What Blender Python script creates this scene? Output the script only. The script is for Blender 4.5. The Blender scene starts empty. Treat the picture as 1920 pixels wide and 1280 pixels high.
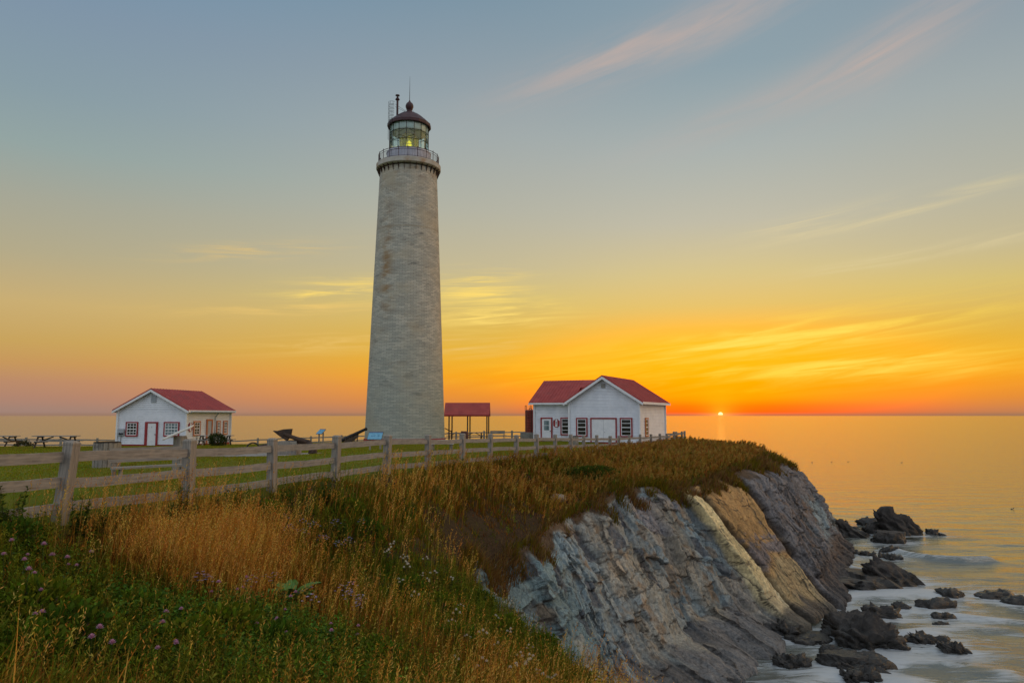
import bpy, bmesh, math, random
import numpy as np
from mathutils import Vector, Matrix
from math import radians as R, sin, cos, pi, tan

random.seed(7)
rng = np.random.default_rng(7)
S = bpy.context.scene
COL = S.collection

# ------------------------------------------------------------------ camera
EYE = 9.5                      # metres above the sea
PITCH = R(5.65)
F = 1405.0                     # focal length for a 1920 wide frame
cam_d = bpy.data.cameras.new('camera')
cam = bpy.data.objects.new('camera', cam_d); COL.objects.link(cam)
cam.location = (0, 0, EYE); cam.rotation_euler = (R(90) + PITCH, 0, 0)
cam_d.sensor_width = 36; cam_d.lens = F / 1920 * 36
cam_d.clip_start = 0.2; cam_d.clip_end = 60000
S.camera = cam
S.view_settings.view_transform = 'Standard'
S.view_settings.look = 'None'
S.view_settings.gamma = 1
S.view_settings.use_curve_mapping = False
S.view_settings.exposure = 0.0
S.cycles.max_bounces = 6
S.cycles.transparent_max_bounces = 12

def ray(px, py):
    x = (px - 960) / F; y = (640 - py) / F
    return np.array([x, cos(PITCH) - y * sin(PITCH), sin(PITCH) + y * cos(PITCH)])
def at(px, py, Y):             # point on the line of sight at distance Y ahead
    d = ray(px, py); return np.array([0, 0, EYE]) + d * (Y / d[1])
def azel(px, py):
    d = ray(px, py); return math.degrees(math.atan2(d[0], d[1])), math.degrees(math.atan2(d[2], math.hypot(d[0], d[1])))

def lin(c):
    return tuple((v / 255 / 12.92 if v / 255 <= .04045 else ((v / 255 + .055) / 1.055) ** 2.4) for v in c)

# ------------------------------------------------------------------ node helper
class NT:
    def __init__(s, tree): s.t = tree; tree.nodes.clear()
    def n(s, typ, ins=None, **kw):
        nd = s.t.nodes.new(typ)
        for k, v in kw.items(): setattr(nd, k, v)
        for k, v in (ins or {}).items(): s.put(nd.inputs[k], v)
        return nd
    def put(s, sock, v):
        if isinstance(v, bpy.types.NodeSocket): s.t.links.new(v, sock)
        elif isinstance(v, bpy.types.Node): s.t.links.new(v.outputs[0], sock)
        else:
            if sock.type == 'RGBA' and not isinstance(v, (int, float)) and len(v) == 3: v = (*v, 1)
            sock.default_value = v
    def m(s, op, a, b=0.0, c=0.0, clamp=False):
        nd = s.n('ShaderNodeMath', operation=op, use_clamp=clamp)
        s.put(nd.inputs[0], a); s.put(nd.inputs[1], b); s.put(nd.inputs[2], c)
        return nd.outputs[0]
    def mix(s, f, a, b, blend='MIX'):
        nd = s.n('ShaderNodeMix', data_type='RGBA', blend_type=blend)
        s.put(nd.inputs[0], f); s.put(nd.inputs[6], a); s.put(nd.inputs[7], b)
        return nd.outputs[2]
    def ramp(s, f, stops, interp='LINEAR'):
        nd = s.n('ShaderNodeValToRGB'); cr = nd.color_ramp; cr.interpolation = interp
        while len(cr.elements) < len(stops): cr.elements.new(0.5)
        for e, (p, c) in zip(cr.elements, stops):
            e.position = p; e.color = (*c, 1) if len(c) == 3 else c
        s.put(nd.inputs[0], f); return nd.outputs[0]
    def step(s, v, a, b):
        nd = s.n('ShaderNodeMapRange', interpolation_type='SMOOTHSTEP')
        s.put(nd.inputs[0], v); nd.inputs[1].default_value = a; nd.inputs[2].default_value = b
        return nd.outputs[0]
    def noise(s, vec, scale=1, detail=4, rough=.55, dist=0):
        nd = s.n('ShaderNodeTexNoise'); s.put(nd.inputs['Vector'], vec)
        nd.inputs['Scale'].default_value = scale; nd.inputs['Detail'].default_value = detail
        nd.inputs['Roughness'].default_value = rough; nd.inputs['Distortion'].default_value = dist
        return nd.outputs[0]

# ------------------------------------------------------------------ sky
SUN_AZ, SUN_EL = azel(1351, 777)
W = bpy.data.worlds.new('World'); S.world = W; W.use_nodes = True
w = NT(W.node_tree)
tc = w.n('ShaderNodeTexCoord')
nrm = w.n('ShaderNodeVectorMath', {0: tc.outputs['Generated']}, operation='NORMALIZE')
sx = w.n('ShaderNodeSeparateXYZ', {0: nrm.outputs[0]})
el = w.m('MULTIPLY', w.m('ARCSINE', sx.outputs[2]), 180 / pi)
az = w.m('MULTIPLY', w.m('ARCTAN2', sx.outputs[0], sx.outputs[1]), 180 / pi)
daz = w.m('ABSOLUTE', w.m('SUBTRACT', az, SUN_AZ))
elf = w.m('SQRT', w.m('DIVIDE', w.m('MAXIMUM', el, 0.0), 90.0))
def stops(lst): return [(math.sqrt(e / 90), lin(c)) for e, c in lst]
ZEN = (190, 198, 208)
GL = 1.6    # the sky close above the sun is brighter than the picture can show
def glowstops(lst): return [(p, (c[0] * (1 + (GL - 1) * sm), c[1], c[2])) for (p, c), sm in zip(stops(lst), (1, 1, 1, 1, 1, .8, .5, .25, 0, 0, 0, 0, 0, 0, 0))]
r_sun = w.ramp(elf, glowstops([(0, (190, 92, 18)), (.3, (222, 98, 10)), (.7, (246, 116, 4)), (1.2, (255, 150, 0)), (2.4, (255, 168, 0)), (3.6, (254, 182, 2)), (5.2, (249, 189, 22)), (6.5, (236, 187, 62)), (8.1, (226, 192, 105)),
                           (10.5, (212, 194, 136)), (14.2, (190, 186, 166)), (19.3, (168, 176, 173)), (25, (140, 159, 168)), (31, (130, 152, 166)), (90, ZEN)]))
r_mid = w.ramp(elf, stops([(0, (160, 116, 80)), (.4, (198, 128, 78)), (1.2, (226, 140, 52)), (2.0, (240, 150, 36)), (3.0, (246, 164, 18)), (4.2, (238, 174, 36)), (5.2, (229, 178, 56)), (6.5, (221, 182, 80)), (8.9, (212, 190, 116)),
                           (11.3, (196, 184, 146)), (15.4, (179, 178, 162)), (21, (160, 169, 169)), (25, (144, 158, 166)), (31, (121, 146, 163)), (90, ZEN)]))
r_far = w.ramp(elf, stops([(0, (152, 128, 120)), (.5, (162, 131, 117)), (1.2, (174, 132, 112)), (2.2, (184, 137, 106)), (3.4, (196, 149, 92)), (4.8, (198, 161, 92)), (7.3, (200, 172, 114)), (10.5, (178, 168, 136)),
                           (14, (164, 165, 149)), (17.3, (146, 163, 161)), (20.7, (135, 155, 164)), (25.7, (126, 147, 166)), (31, (111, 143, 169)), (90, ZEN)]))
BK = 1.0  # unseen sky behind the camera, brightened as fill for the house fronts
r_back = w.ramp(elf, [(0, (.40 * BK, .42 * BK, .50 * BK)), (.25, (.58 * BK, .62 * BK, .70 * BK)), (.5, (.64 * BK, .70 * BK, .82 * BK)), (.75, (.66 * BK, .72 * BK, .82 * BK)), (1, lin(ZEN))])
skyc = w.mix(w.step(daz, 1.5, 19), r_sun, r_mid)
skyc = w.mix(w.step(daz, 13, 52), skyc, r_far)
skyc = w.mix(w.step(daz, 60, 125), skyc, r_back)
# added warm glow in the unseen sky past the right edge, warming side walls
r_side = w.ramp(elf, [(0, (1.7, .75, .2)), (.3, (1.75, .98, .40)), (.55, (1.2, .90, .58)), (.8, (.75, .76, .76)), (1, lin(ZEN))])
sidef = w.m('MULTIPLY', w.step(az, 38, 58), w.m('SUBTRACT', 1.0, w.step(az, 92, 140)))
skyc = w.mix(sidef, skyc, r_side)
# thin cirrus, laid out by bearing and height above the horizon
cv = w.n('ShaderNodeCombineXYZ', {0: az, 1: el, 2: 0.0})
def cirrus_noise(rot, ka, ke, seed, dist=.6):
    mp = w.n('ShaderNodeMapping', {0: cv.outputs[0]}, vector_type='TEXTURE')
    mp.inputs['Rotation'].default_value = (0, 0, R(rot)); mp.inputs['Scale'].default_value = (1 / ka, 1 / ke, 1)
    mp.inputs['Location'].default_value = (seed, seed * .37, 0)
    return w.noise(mp.outputs[0], 1, 6, .6, dist)
def gauss(px, py, rot, sa, se):
    a0, e0 = azel(px, py); c, s_ = cos(R(rot)), sin(R(rot))
    da = w.m('SUBTRACT', az, a0); de = w.m('SUBTRACT', el, e0)
    u = w.m('ADD', w.m('MULTIPLY', da, c / sa), w.m('MULTIPLY', de, s_ / sa))
    v = w.m('ADD', w.m('MULTIPLY', da, -s_ / se), w.m('MULTIPLY', de, c / se))
    return w.m('EXPONENT', w.m('MULTIPLY', w.m('ADD', w.m('MULTIPLY', u, u), w.m('MULTIPLY', v, v)), -1.0))
n1 = w.step(cirrus_noise(7, .09, 1.3, 3, .9), .36, .82)
n2 = w.step(cirrus_noise(17, .06, .7, 11, .8), .15, .95)
n3 = w.step(cirrus_noise(3, .12, 1.7, 5, 1.1), .38, .80)
def cloud(base, masks, n, col, amt):
    tot = masks[0]
    for k in masks[1:]: tot = w.m('ADD', tot, k)
    f = w.m('MULTIPLY', w.m('MULTIPLY', tot, n), amt, clamp=True)
    return w.mix(f, base, col)
skyc = cloud(skyc, [gauss(1580, 615, 6, 9, 1.2), gauss(1340, 655, 6, 12, 1.3), gauss(1500, 690, 3, 9, .6), gauss(1650, 690, 1, 8, 1.0)], n1, lin((255, 218, 86)), .95)
skyc = cloud(skyc, [gauss(1690, 395, 10, 7, .5), gauss(1720, 478, 6, 7, .45), gauss(1500, 425, 10, 5, .6)], n1, lin((224, 207, 158)), .9)
skyc = cloud(skyc, [gauss(900, 540, 4, 3.0, 1.1), gauss(930, 590, 0, 4.5, 1.0), gauss(640, 545, 6, 4, .8)], n3, lin((250, 216, 112)), 1.8)
skyc = cloud(skyc, [gauss(560, 578, 4, 8, .45), gauss(620, 645, 3, 7, .7), gauss(480, 470, 8, 5, .6), gauss(880, 650, 3, 4, .8)], n3, lin((236, 196, 112)), .9)
skyc = cloud(skyc, [gauss(1260, 70, 17, 12, 1.6), gauss(1120, 118, 14, 7, 1.2), gauss(1420, 12, 16, 8, 1.3), gauss(1660, 105, 24, 5.5, 1.7), gauss(1430, 200, 14, 9, 1.2), gauss(1700, 60, 20, 7, 1.2)], n2, lin((196, 173, 162)), .55)
skyc = cloud(skyc, [gauss(1290, 700, 2, 9, .9), gauss(1100, 690, 3, 6, .8), gauss(1350, 735, 0, 5, .3)], n1, lin((255, 196, 16)), .8)
# thin dark bank of vapour right on the horizon, and the setting sun
band = w.m('MULTIPLY', w.m('SUBTRACT', 1.0, w.step(el, .02, .30)), .62)
skyc = w.mix(band, skyc, lin((150, 116, 92)))
S_DIR = Vector((sin(R(SUN_AZ)) * cos(R(.10)), cos(R(SUN_AZ)) * cos(R(.10)), sin(R(.10))))
sdot = w.n('ShaderNodeVectorMath', {0: nrm.outputs[0], 1: tuple(S_DIR)}, operation='DOT_PRODUCT').outputs['Value']
sang = w.m('MULTIPLY', w.m('ARCCOSINE', w.m('MINIMUM', sdot, 1.0)), 180 / pi)
glow = w.m('EXPONENT', w.m('MULTIPLY', w.m('POWER', w.m('DIVIDE', sang, .8), 1.0), -1.0))
skyc = w.mix(1.0, skyc, w.mix(1.0, (0, 0, 0), w.mix(glow, (0, 0, 0), (.7, .30, .01))), 'ADD')
disc = w.m('SUBTRACT', 1.0, w.step(sang, .13, .18))
disc = w.m('MULTIPLY', disc, w.step(el, .03, .09))
skyc = w.mix(disc, skyc, (1.8, 1.35, .55))
nish = w.n('ShaderNodeTexSky', sky_type='NISHITA', sun_disc=False, sun_elevation=R(.25), sun_rotation=R(SUN_AZ))
bg1 = w.n('ShaderNodeBackground', {0: skyc, 1: 1.0})
bg2 = w.n('ShaderNodeBackground', {0: nish.outputs[0], 1: 0.01})
add = w.n('ShaderNodeAddShader', {0: bg1, 1: bg2})
w.n('ShaderNodeOutputWorld', {0: add})
W.cycles.sampling_method = 'MANUAL'; W.cycles.sample_map_resolution = 2048

# ------------------------------------------------------------------ sun
sl = bpy.data.lights.new('sun', 'SUN'); so = bpy.data.objects.new('sun', sl); COL.objects.link(so)
sl.energy = 0.0006; sl.angle = R(.55); sl.color = (1, .38, .06)     # the sun is half set: hardly any direct light
SD = Vector((sin(R(SUN_AZ)) * cos(R(.1)), cos(R(SUN_AZ)) * cos(R(.1)), sin(R(.1))))
so.rotation_euler = (-SD).to_track_quat('-Z', 'Y').to_euler()
so.location = (20, 70, 30)

# ------------------------------------------------------------------ numpy noise
def _h(i, j, k, seed):
    n = (i * 374761393 + j * 668265263 + k * 2147483647 + seed * 1274126177) & 0xFFFFFFFF
    n = ((n ^ (n >> 13)) * 1274126177) & 0xFFFFFFFF
    n = ((n ^ (n >> 16)) * 2246822519) & 0xFFFFFFFF
    return ((n ^ (n >> 15)) & 0xFFFFFF) / float(0xFFFFFF)
def vnoise(p, seed=0):
    p = np.asarray(p, float); b = np.floor(p).astype(np.int64); f = p - b; f = f * f * f * (f * (f * 6 - 15) + 10)
    o = np.zeros(len(p))
    for dx in (0, 1):
        for dy in (0, 1):
            for dz in (0, 1):
                wgt = (f[:, 0] if dx else 1 - f[:, 0]) * (f[:, 1] if dy else 1 - f[:, 1]) * (f[:, 2] if dz else 1 - f[:, 2])
                o += wgt * _h(b[:, 0] + dx, b[:, 1] + dy, b[:, 2] + dz, seed)
    return o * 2 - 1
def fbm(p, oct=4, seed=0, gain=.5):
    a, s, tot = 1.0, np.zeros(len(p)), 0
    for o in range(oct):
        s += a * vnoise(p * 2 ** o + o * 17.3, seed + o); tot += a; a *= gain
    return s / tot
def cells(p, seed=0):
    """nearest cell: F1, F2-F1, random of the cell, faceted tilt offset"""
    b = np.floor(p).astype(np.int64); N = len(p)
    f1 = np.full(N, 9.); f2 = np.full(N, 9.); rid = np.zeros(N); tilt = np.zeros(N)
    for dx in (-1, 0, 1):
        for dy in (-1, 0, 1):
            for dz in (-1, 0, 1):
                i, j, k = b[:, 0] + dx, b[:, 1] + dy, b[:, 2] + dz
                c = np.stack([i + _h(i, j, k, seed), j + _h(i, j, k, seed + 1), k + _h(i, j, k, seed + 2)], 1)
                d = p - c; dd = np.sqrt((d * d).sum(1))
                near = dd < f1
                f2 = np.where(near, f1, np.minimum(f2, dd))
                r = _h(i, j, k, seed + 3)
                nv = np.stack([_h(i, j, k, seed + 4), _h(i, j, k, seed + 5), _h(i, j, k, seed + 6)], 1) * 2 - 1
                rid = np.where(near, r, rid); tilt = np.where(near, (d * nv).sum(1), tilt)
                f1 = np.where(near, dd, f1)
    return f1, f2 - f1, rid, tilt
def sstep(x, a, b):
    t = np.clip((x - a) / (b - a), 0, 1); return t * t * (3 - 2 * t)

# ------------------------------------------------------------------ object helpers
def tag(o, label=None, cat=None, group=None, kind=None):
    if label: o['label'] = label
    if cat: o['category'] = cat
    if group: o['group'] = group
    if kind: o['kind'] = kind
    return o
def thing(name, label, cat, loc=(0, 0, 0), rz=0, group=None):
    o = bpy.data.objects.new(name, None); COL.objects.link(o)
    o.location = loc; o.rotation_euler = (0, 0, rz); o.empty_display_size = .2
    return tag(o, label, cat, group)
def copy_tree(o, parent=None):
    c = o.copy(); COL.objects.link(c); c.parent = parent
    for ch in list(o.children): copy_tree(ch, c)
    return c
def npmesh(name, V, quads=None, tris=None, mat=None, parent=None, cols=None, smooth=False, attrs=None):
    me = bpy.data.meshes.new(name)
    V = np.ascontiguousarray(V, np.float32)
    nq = 0 if quads is None else len(quads); nt = 0 if tris is None else len(tris)
    li, ls = [], []
    if nq: li.append(np.asarray(quads, np.int32).ravel())
    if nt: li.append(np.asarray(tris, np.int32).ravel())
    ls = np.concatenate([np.arange(nq) * 4, nq * 4 + np.arange(nt) * 3]).astype(np.int32)
    li = np.concatenate(li)
    me.vertices.add(len(V)); me.vertices.foreach_set('co', V.ravel())
    me.loops.add(len(li)); me.loops.foreach_set('vertex_index', li)
    me.polygons.add(nq + nt); me.polygons.foreach_set('loop_start', ls)
    if smooth: me.polygons.foreach_set('use_smooth', np.ones(nq + nt, bool))
    me.update(calc_edges=True)
    if cols is not None:
        a = me.color_attributes.new('Col', 'FLOAT_COLOR', 'POINT')
        c4 = np.ones((len(V), 4), np.float32); c4[:, :3] = cols; a.data.foreach_set('color', c4.ravel())
    for k, v in (attrs or {}).items():
        a = me.attributes.new(k, 'FLOAT', 'POINT'); a.data.foreach_set('value', np.ascontiguousarray(v, np.float32))
    if mat: me.materials.append(mat)
    o = bpy.data.objects.new(name, me); COL.objects.link(o); o.parent = parent
    return o
class MB:
    def __init__(s): s.v = []; s.f = []
    def add(s, vs, fs):
        b = len(s.v); s.v += [tuple(v) for v in vs]; s.f += [tuple(i + b for i in f) for f in fs]; return s
    def box(s, c, d, rot=None, taper=0):
        hx, hy, hz = d[0] / 2, d[1] / 2, d[2] / 2; k = 1 - taper
        vs = [Vector((x * hx * (k if z > 0 else 1), y * hy * (k if z > 0 else 1), z * hz)) for z in (-1, 1) for y in (-1, 1) for x in (-1, 1)]
        if rot is not None: vs = [rot @ v for v in vs]
        vs = [v + Vector(c) for v in vs]
        return s.add(vs, [(0, 2, 3, 1), (4, 5, 7, 6), (0, 1, 5, 4), (2, 6, 7, 3), (0, 4, 6, 2), (1, 3, 7, 5)])
    def bar(s, p0, p1, wx, wz):          # box beam between two points
        p0, p1 = Vector(p0), Vector(p1); d = p1 - p0; L = d.length
        q = d.to_track_quat('X', 'Z').to_matrix()
        return s.box((p0 + p1) / 2, (L, wx, wz), q)
    def tube(s, p0, p1, r0, r1=None, n=10, cap=True):
        r1 = r0 if r1 is None else r1
        p0, p1 = Vector(p0), Vector(p1); q = (p1 - p0).to_track_quat('Z', 'Y').to_matrix()
        vs = []
        for p, r in ((p0, r0), (p1, r1)):
            vs += [p + q @ Vector((cos(2 * pi * i / n) * r, sin(2 * pi * i / n) * r, 0)) for i in range(n)]
        fs = [(i, (i + 1) % n, n + (i + 1) % n, n + i) for i in range(n)]
        if cap: fs += [tuple(range(n - 1, -1, -1)), tuple(range(n, 2 * n))]
        return s.add(vs, fs)
    def lathe(s, prof, n=48, c=(0, 0, 0), cap=False, a0=0):
        vs = []
        for r, z in prof: vs += [(c[0] + cos(a0 + 2 * pi * i / n) * r, c[1] + sin(a0 + 2 * pi * i / n) * r, c[2] + z) for i in range(n)]
        fs = []
        for k in range(len(prof) - 1):
            fs += [(k * n + i, k * n + (i + 1) % n, (k + 1) * n + (i + 1) % n, (k + 1) * n + i) for i in range(n)]
        if cap: fs += [tuple(range(n - 1, -1, -1)), tuple(range((len(prof) - 1) * n, len(prof) * n))]
        return s.add(vs, fs)
    def ring(s, c, r, t, n=48, a0=0, a1=2 * pi, m=6):     # torus arc, level
        vs, fs = [], []; full = abs(a1 - a0 - 2 * pi) < 1e-6; k = n if full else n + 1
        for i in range(k):
            a = a0 + (a1 - a0) * i / n
            for j in range(m):
                b = 2 * pi * j / m; rr = r + t * cos(b)
                vs.append((c[0] + rr * cos(a), c[1] + rr * sin(a), c[2] + t * sin(b)))
        for i in range(n if full else n):
            i2 = (i + 1) % k
            for j in range(m): fs.append((i * m + j, i2 * m + j, i2 * m + (j + 1) % m, i * m + (j + 1) % m))
        return s.add(vs, fs)
    def poly(s, pts, ext):               # prism: polygon pts pushed along ext
        e = Vector(ext); n = len(pts); a = [Vector(p) for p in pts]; b = [p + e for p in a]
        fs = [tuple(range(n - 1, -1, -1)), tuple(range(n, 2 * n))] + [(i, (i + 1) % n, n + (i + 1) % n, n + i) for i in range(n)]
        return s.add(a + b, fs)
    def build(s, name, mat, parent=None, smooth=False, bevel=0, loc=None, rot=None, fix=True):
        me = bpy.data.meshes.new(name); me.from_pydata([tuple(v) for v in s.v], [], s.f)
        if fix or bevel:
            bm = bmesh.new(); bm.from_mesh(me)
            bmesh.ops.recalc_face_normals(bm, faces=bm.faces)
            if bevel: bmesh.ops.bevel(bm, geom=[e for e in bm.edges if len(e.link_faces) == 2 and e.calc_face_angle(0) > .5], offset=bevel, segments=1, affect='EDGES', clamp_overlap=True)
            bm.to_mesh(me); bm.free()
        if smooth:
            me.polygons.foreach_set('use_smooth', [True] * len(me.polygons))
            me.set_sharp_from_angle(angle=R(40))
        me.materials.append(mat)
        o = bpy.data.objects.new(name, me); COL.objects.link(o); o.parent = parent
        if loc is not None: o.location = loc
        if rot is not None: o.rotation_euler = rot
        return o

# ------------------------------------------------------------------ materials
def newmat(name):
    m = bpy.data.materials.new(name); m.use_nodes = True; t = NT(m.node_tree)
    return m, t
def finish(t, base, rough=.7, bump=None, bstr=.3, bdist=.02, metal=0, spec=.4, extra=None):
    p = t.n('ShaderNodeBsdfPrincipled', {'Base Color': base, 'Roughness': rough, 'Metallic': metal, 'Specular IOR Level': spec})
    for k, v in (extra or {}).items(): t.put(p.inputs[k], v)
    if bump is not None:
        b = t.n('ShaderNodeBump', {'Strength': bstr, 'Distance': bdist, 'Height': bump}); t.put(p.inputs['Normal'], b)
    t.n('ShaderNodeOutputMaterial', {0: p}); return p
def pmat(name, c0, c1, scale=3, stretch=(1, 1, 1), rough=.7, bstr=.3, bdist=.01, metal=0, lo=.35, hi=.65, spec=.4, dirt=None):
    """two tone noise material in the object's own space"""
    m, t = newmat(name); tc = t.n('ShaderNodeTexCoord')
    mp = t.n('ShaderNodeMapping', {0: tc.outputs['Object']}); mp.inputs['Scale'].default_value = stretch
    n = t.noise(mp.outputs[0], scale, 6, .6)
    base = t.ramp(n, [(lo, c0), (hi, c1)])
    if dirt:
        n2 = t.noise(tc.outputs['Object'], dirt[1], 5, .6)
        base = t.mix(t.m('MULTIPLY', t.step(n2, .5, .72), dirt[2]), base, dirt[0])
    finish(t, base, rough, n, bstr, bdist, metal, spec); return m
M = {}
M['wood_x'] = pmat('grey_wood', (.15, .144, .132), (.32, .304, .275), 2.2, (1, 14, 14), .85, .6, .01, lo=.3, hi=.7, dirt=((.32, .29, .24), 3.5, .5))
M['wood_z'] = pmat('grey_post_wood', (.15, .138, .122), (.35, .31, .25), 2.2, (14, 14, 1), .85, .6, .01, lo=.3, hi=.7, dirt=((.055, .05, .045), 2.5, .6))
M['wood_dark'] = pmat('dark_wood', (.045, .03, .02), (.1, .07, .045), 3, (1, 9, 9), .85, .4)
M['white'] = pmat('white_paint', (.68, .71, .75), (.80, .82, .85), 1.5, (1, 1, 1), .55, .1, .004, dirt=((.6, .6, .58), 1.2, .3))
M['trim'] = pmat('white_trim', (.68, .69, .70), (.78, .78, .78), 3, (1, 1, 1), .5, .1)
M['red'] = pmat('red_paint', (.24, .018, .022), (.33, .03, .03), 4, (1, 1, 1), .5, .1)
M['roofred'] = pmat('red_roof', (.29, .032, .027), (.38, .055, .042), 1.2, (1, 1, 1), .55, .1, dirt=((.22, .05, .04), .8, .5))
M['orange'] = pmat('orange_frame', (.42, .13, .05), (.52, .18, .07), 4, (1, 1, 1), .5, .1)
M['iron'] = pmat('dark_iron', (.012, .011, .011), (.035, .027, .022), 6, (1, 1, 1), .6, .3, metal=.3)
M['rust'] = pmat('rusty_iron', (.03, .018, .012), (.075, .038, .02), 5, (1, 1, 1), .75, .4)
M['redtank'] = pmat('red_tank_paint', (.22, .028, .018), (.32, .05, .03), 2, (1, 1, 1), .5, .15)
M['lantred'] = pmat('dark_red_paint', (.03, .009, .010), (.055, .013, .014), 3, (1, 1, 1), .5, .1)
M['concrete'] = pmat('concrete', (.2, .19, .17), (.32, .3, .27), 3, (1, 1, 1), .9, .4)
M['grey'] = pmat('grey_metal', (.3, .33, .35), (.4, .42, .44), 3, (1, 1, 1), .5, .1)
M['drum'] = pmat('pale_drum_paint', (.36, .38, .44), (.46, .48, .54), 3, (1, 1, 1), .5, .1)
M['panelblue'] = pmat('blue_panel', (.10, .30, .44), (.16, .38, .52), 9, (1, 1, 1), .3, .02, lo=.4, hi=.6)
M['navy'] = pmat('navy_print', (.02, .05, .16), (.03, .07, .2), 4, (1, 1, 1), .4, .02)
M['black'] = pmat('black_mark', (.015, .015, .018), (.025, .025, .028), 4, (1, 1, 1), .5, .02)
M['paleboard'] = pmat('pale_board', (.52, .5, .44), (.66, .63, .55), 2, (1, 8, 8), .6, .2)
m, t = newmat('window_glass'); finish(t, (.022, .02, .018), .06, spec=.6); M['pane'] = m
m, t = newmat('curtained_glass'); tcn = t.n('ShaderNodeTexCoord'); mp = t.n('ShaderNodeMapping', {0: tcn.outputs['Object']}); mp.inputs['Scale'].default_value = (9, 9, .6)
finish(t, t.ramp(t.noise(mp.outputs[0], 1, 3), [(.35, (.1, .15, .16)), (.65, (.24, .3, .31))]), .08, spec=.5); M['curtain'] = m
m, t = newmat('brass'); finish(t, (.55, .42, .12), .25, metal=.9); M['brass'] = m

def foliage(name, trans=.35, rough=.6):
    m, t = newmat(name); a = t.n('ShaderNodeAttribute', attribute_name='Col')
    d = t.n('ShaderNodeBsdfPrincipled', {'Base Color': a.outputs[0], 'Roughness': rough, 'Specular IOR Level': .04})
    tr = t.n('ShaderNodeBsdfTranslucent', {0: a.outputs[0]})
    mx = t.n('ShaderNodeMixShader', {0: trans, 1: d, 2: tr}); t.n('ShaderNodeOutputMaterial', {0: mx}); return m
M['blade'] = foliage('grass_blades', .4); M['leaf'] = foliage('leaves', .25, .5)
# ------------------------------------------------------------------ the land's height
FENCE = []            # (x, y, ground z) of the near fence posts
for n_, px_ in ((-3, None), (-2, None), (-1, None), (0, 115), (1, 353), (2, 511), (3, 629), (4, 725), (5, 803), (6, 867), (7, 919), (8, 968), (9, 1006), (10, 1041), (11, 1070),
                (12, 1094.5), (13, 1118), (14, 1143), (15, 1160), (16, 1180), (17, 1200), (18, 1220), (19, 1237), (20, 1250)):
    Y_ = 11.7 + 2.95 * n_
    if px_ is None: x_ = -7.0 + .3 * n_
    else: x_ = (px_ - 960) / F * (Y_ * cos(PITCH) - 1.2 * sin(PITCH))
    FENCE.append((x_, Y_))
top_px = np.interp([f[1] for f in FENCE], [11.7, 23.5, 38, 53, 67.7, 72], [829, 815, 815, 817, 814, 813])
FENCE = [(x, y, float(at(960, tp, y)[2]) - 1.2) for (x, y), tp in zip(FENCE, top_px)]

EDGE = [  # rim of the rock: x, y, z   foot: x, y
    (3.2, 0, 6.6, 6.5, -1), (2.8, 8, 5.3, 6.0, 8), (2.4, 12, 4.6, 5.5, 12), (2.0, 14.4, 4.3, 4.9, 14.6), (1.1, 15.4, 4.6, 4.3, 16.2), (.1, 16.4, 5.0, 3.8, 17.3), (-.8, 17.8, 5.25, 3.6, 18.2),
    (-1.35, 20.0, 5.15, 3.0, 19.0), (-.9, 22.8, 4.85, 3.4, 21.0), (.9, 26.5, 5.25, 4.6, 22.8), (2.1, 30, 5.55, 5.5, 25.2), (4.7, 34.5, 6.2, 8.3, 28.9), (7.0, 37.3, 6.1, 10.5, 32.2),
    (9.2, 39.8, 5.85, 12.5, 35.2), (11.2, 42.4, 6.0, 14.2, 37.2), (13.4, 45.3, 6.25, 15.9, 38.6), (15.5, 48.5, 6.45, 18.0, 42.5), (17.0, 51.8, 6.55, 20.4, 47.5),
    (19.2, 57, 6.5, 23.3, 53.3), (20.0, 61, 6.5, 24.4, 59), (20.2, 66, 6.5, 23.6, 68), (19.4, 75, 6.4, 22.5, 78)]
FAR_EDGE = [(17, 84, 6.3, 19.5, 87), (10, 92, 6.4, 11, 96), (0, 95, 6.3, 0, 99), (-12, 95, 6.0, -12, 99), (-24, 90, 5.7, -25, 94), (-34, 84, 5.5, -35, 88), (-50, 77, 5.9, -51, 81), (-75, 73, 6.0, -75, 77),
            (-100, 72, 6.0, -103, 77), (-101, 0, 7.5, -105, 0), (-100, -45, 7.8, -104, -49), (4, -45, 7.0, 7.5, -48), (3.6, -15, 7.0, 7.5, -15)]
ctrl = [(x, y, z) for x, y, z, *_ in EDGE + FAR_EDGE] + [(x, y, z) for x, y, z in FENCE]
for px_, py_, Y_, dz in ((600, 1280, 8.6, .3), (300, 1280, 7.2, .3), (0, 1280, 6.3, .3), (850, 1280, 10.6, .3), (1040, 1280, 13, .25), (850, 1180, 13, .3), (700, 1130, 13.2, .3), (600, 1050, 15, .4),
                         (400, 1000, 12.4, .8), (200, 1050, 9.4, .75), (500, 950, 15.4, .55), (110, 985, 9.6, .8), (0, 975, 9.0, .65), (300, 960, 12.2, .8), (420, 930, 14.4, .6), (760, 950, 19.6, .2), (760, 1050, 16.4, .2), (860, 1060, 18, .1), (860, 960, 22.2, .15),
                         (700, 900, 21.3, .4), (800, 890, 25, .3), (950, 900, 31, .3), (1050, 905, 35.5, .3), (1150, 875, 43, .3), (1250, 855, 53, .3), (1000, 950, 28, .15), (930, 1000, 24.5, .1),
                         (1340, 833, 62, .4), (1400, 846, 60, .35), (1432, 852, 58.5, .3), (1300, 850, 55, .3)):
    p = at(px_, py_, Y_); ctrl.append((p[0], p[1], p[2] - dz))
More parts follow.
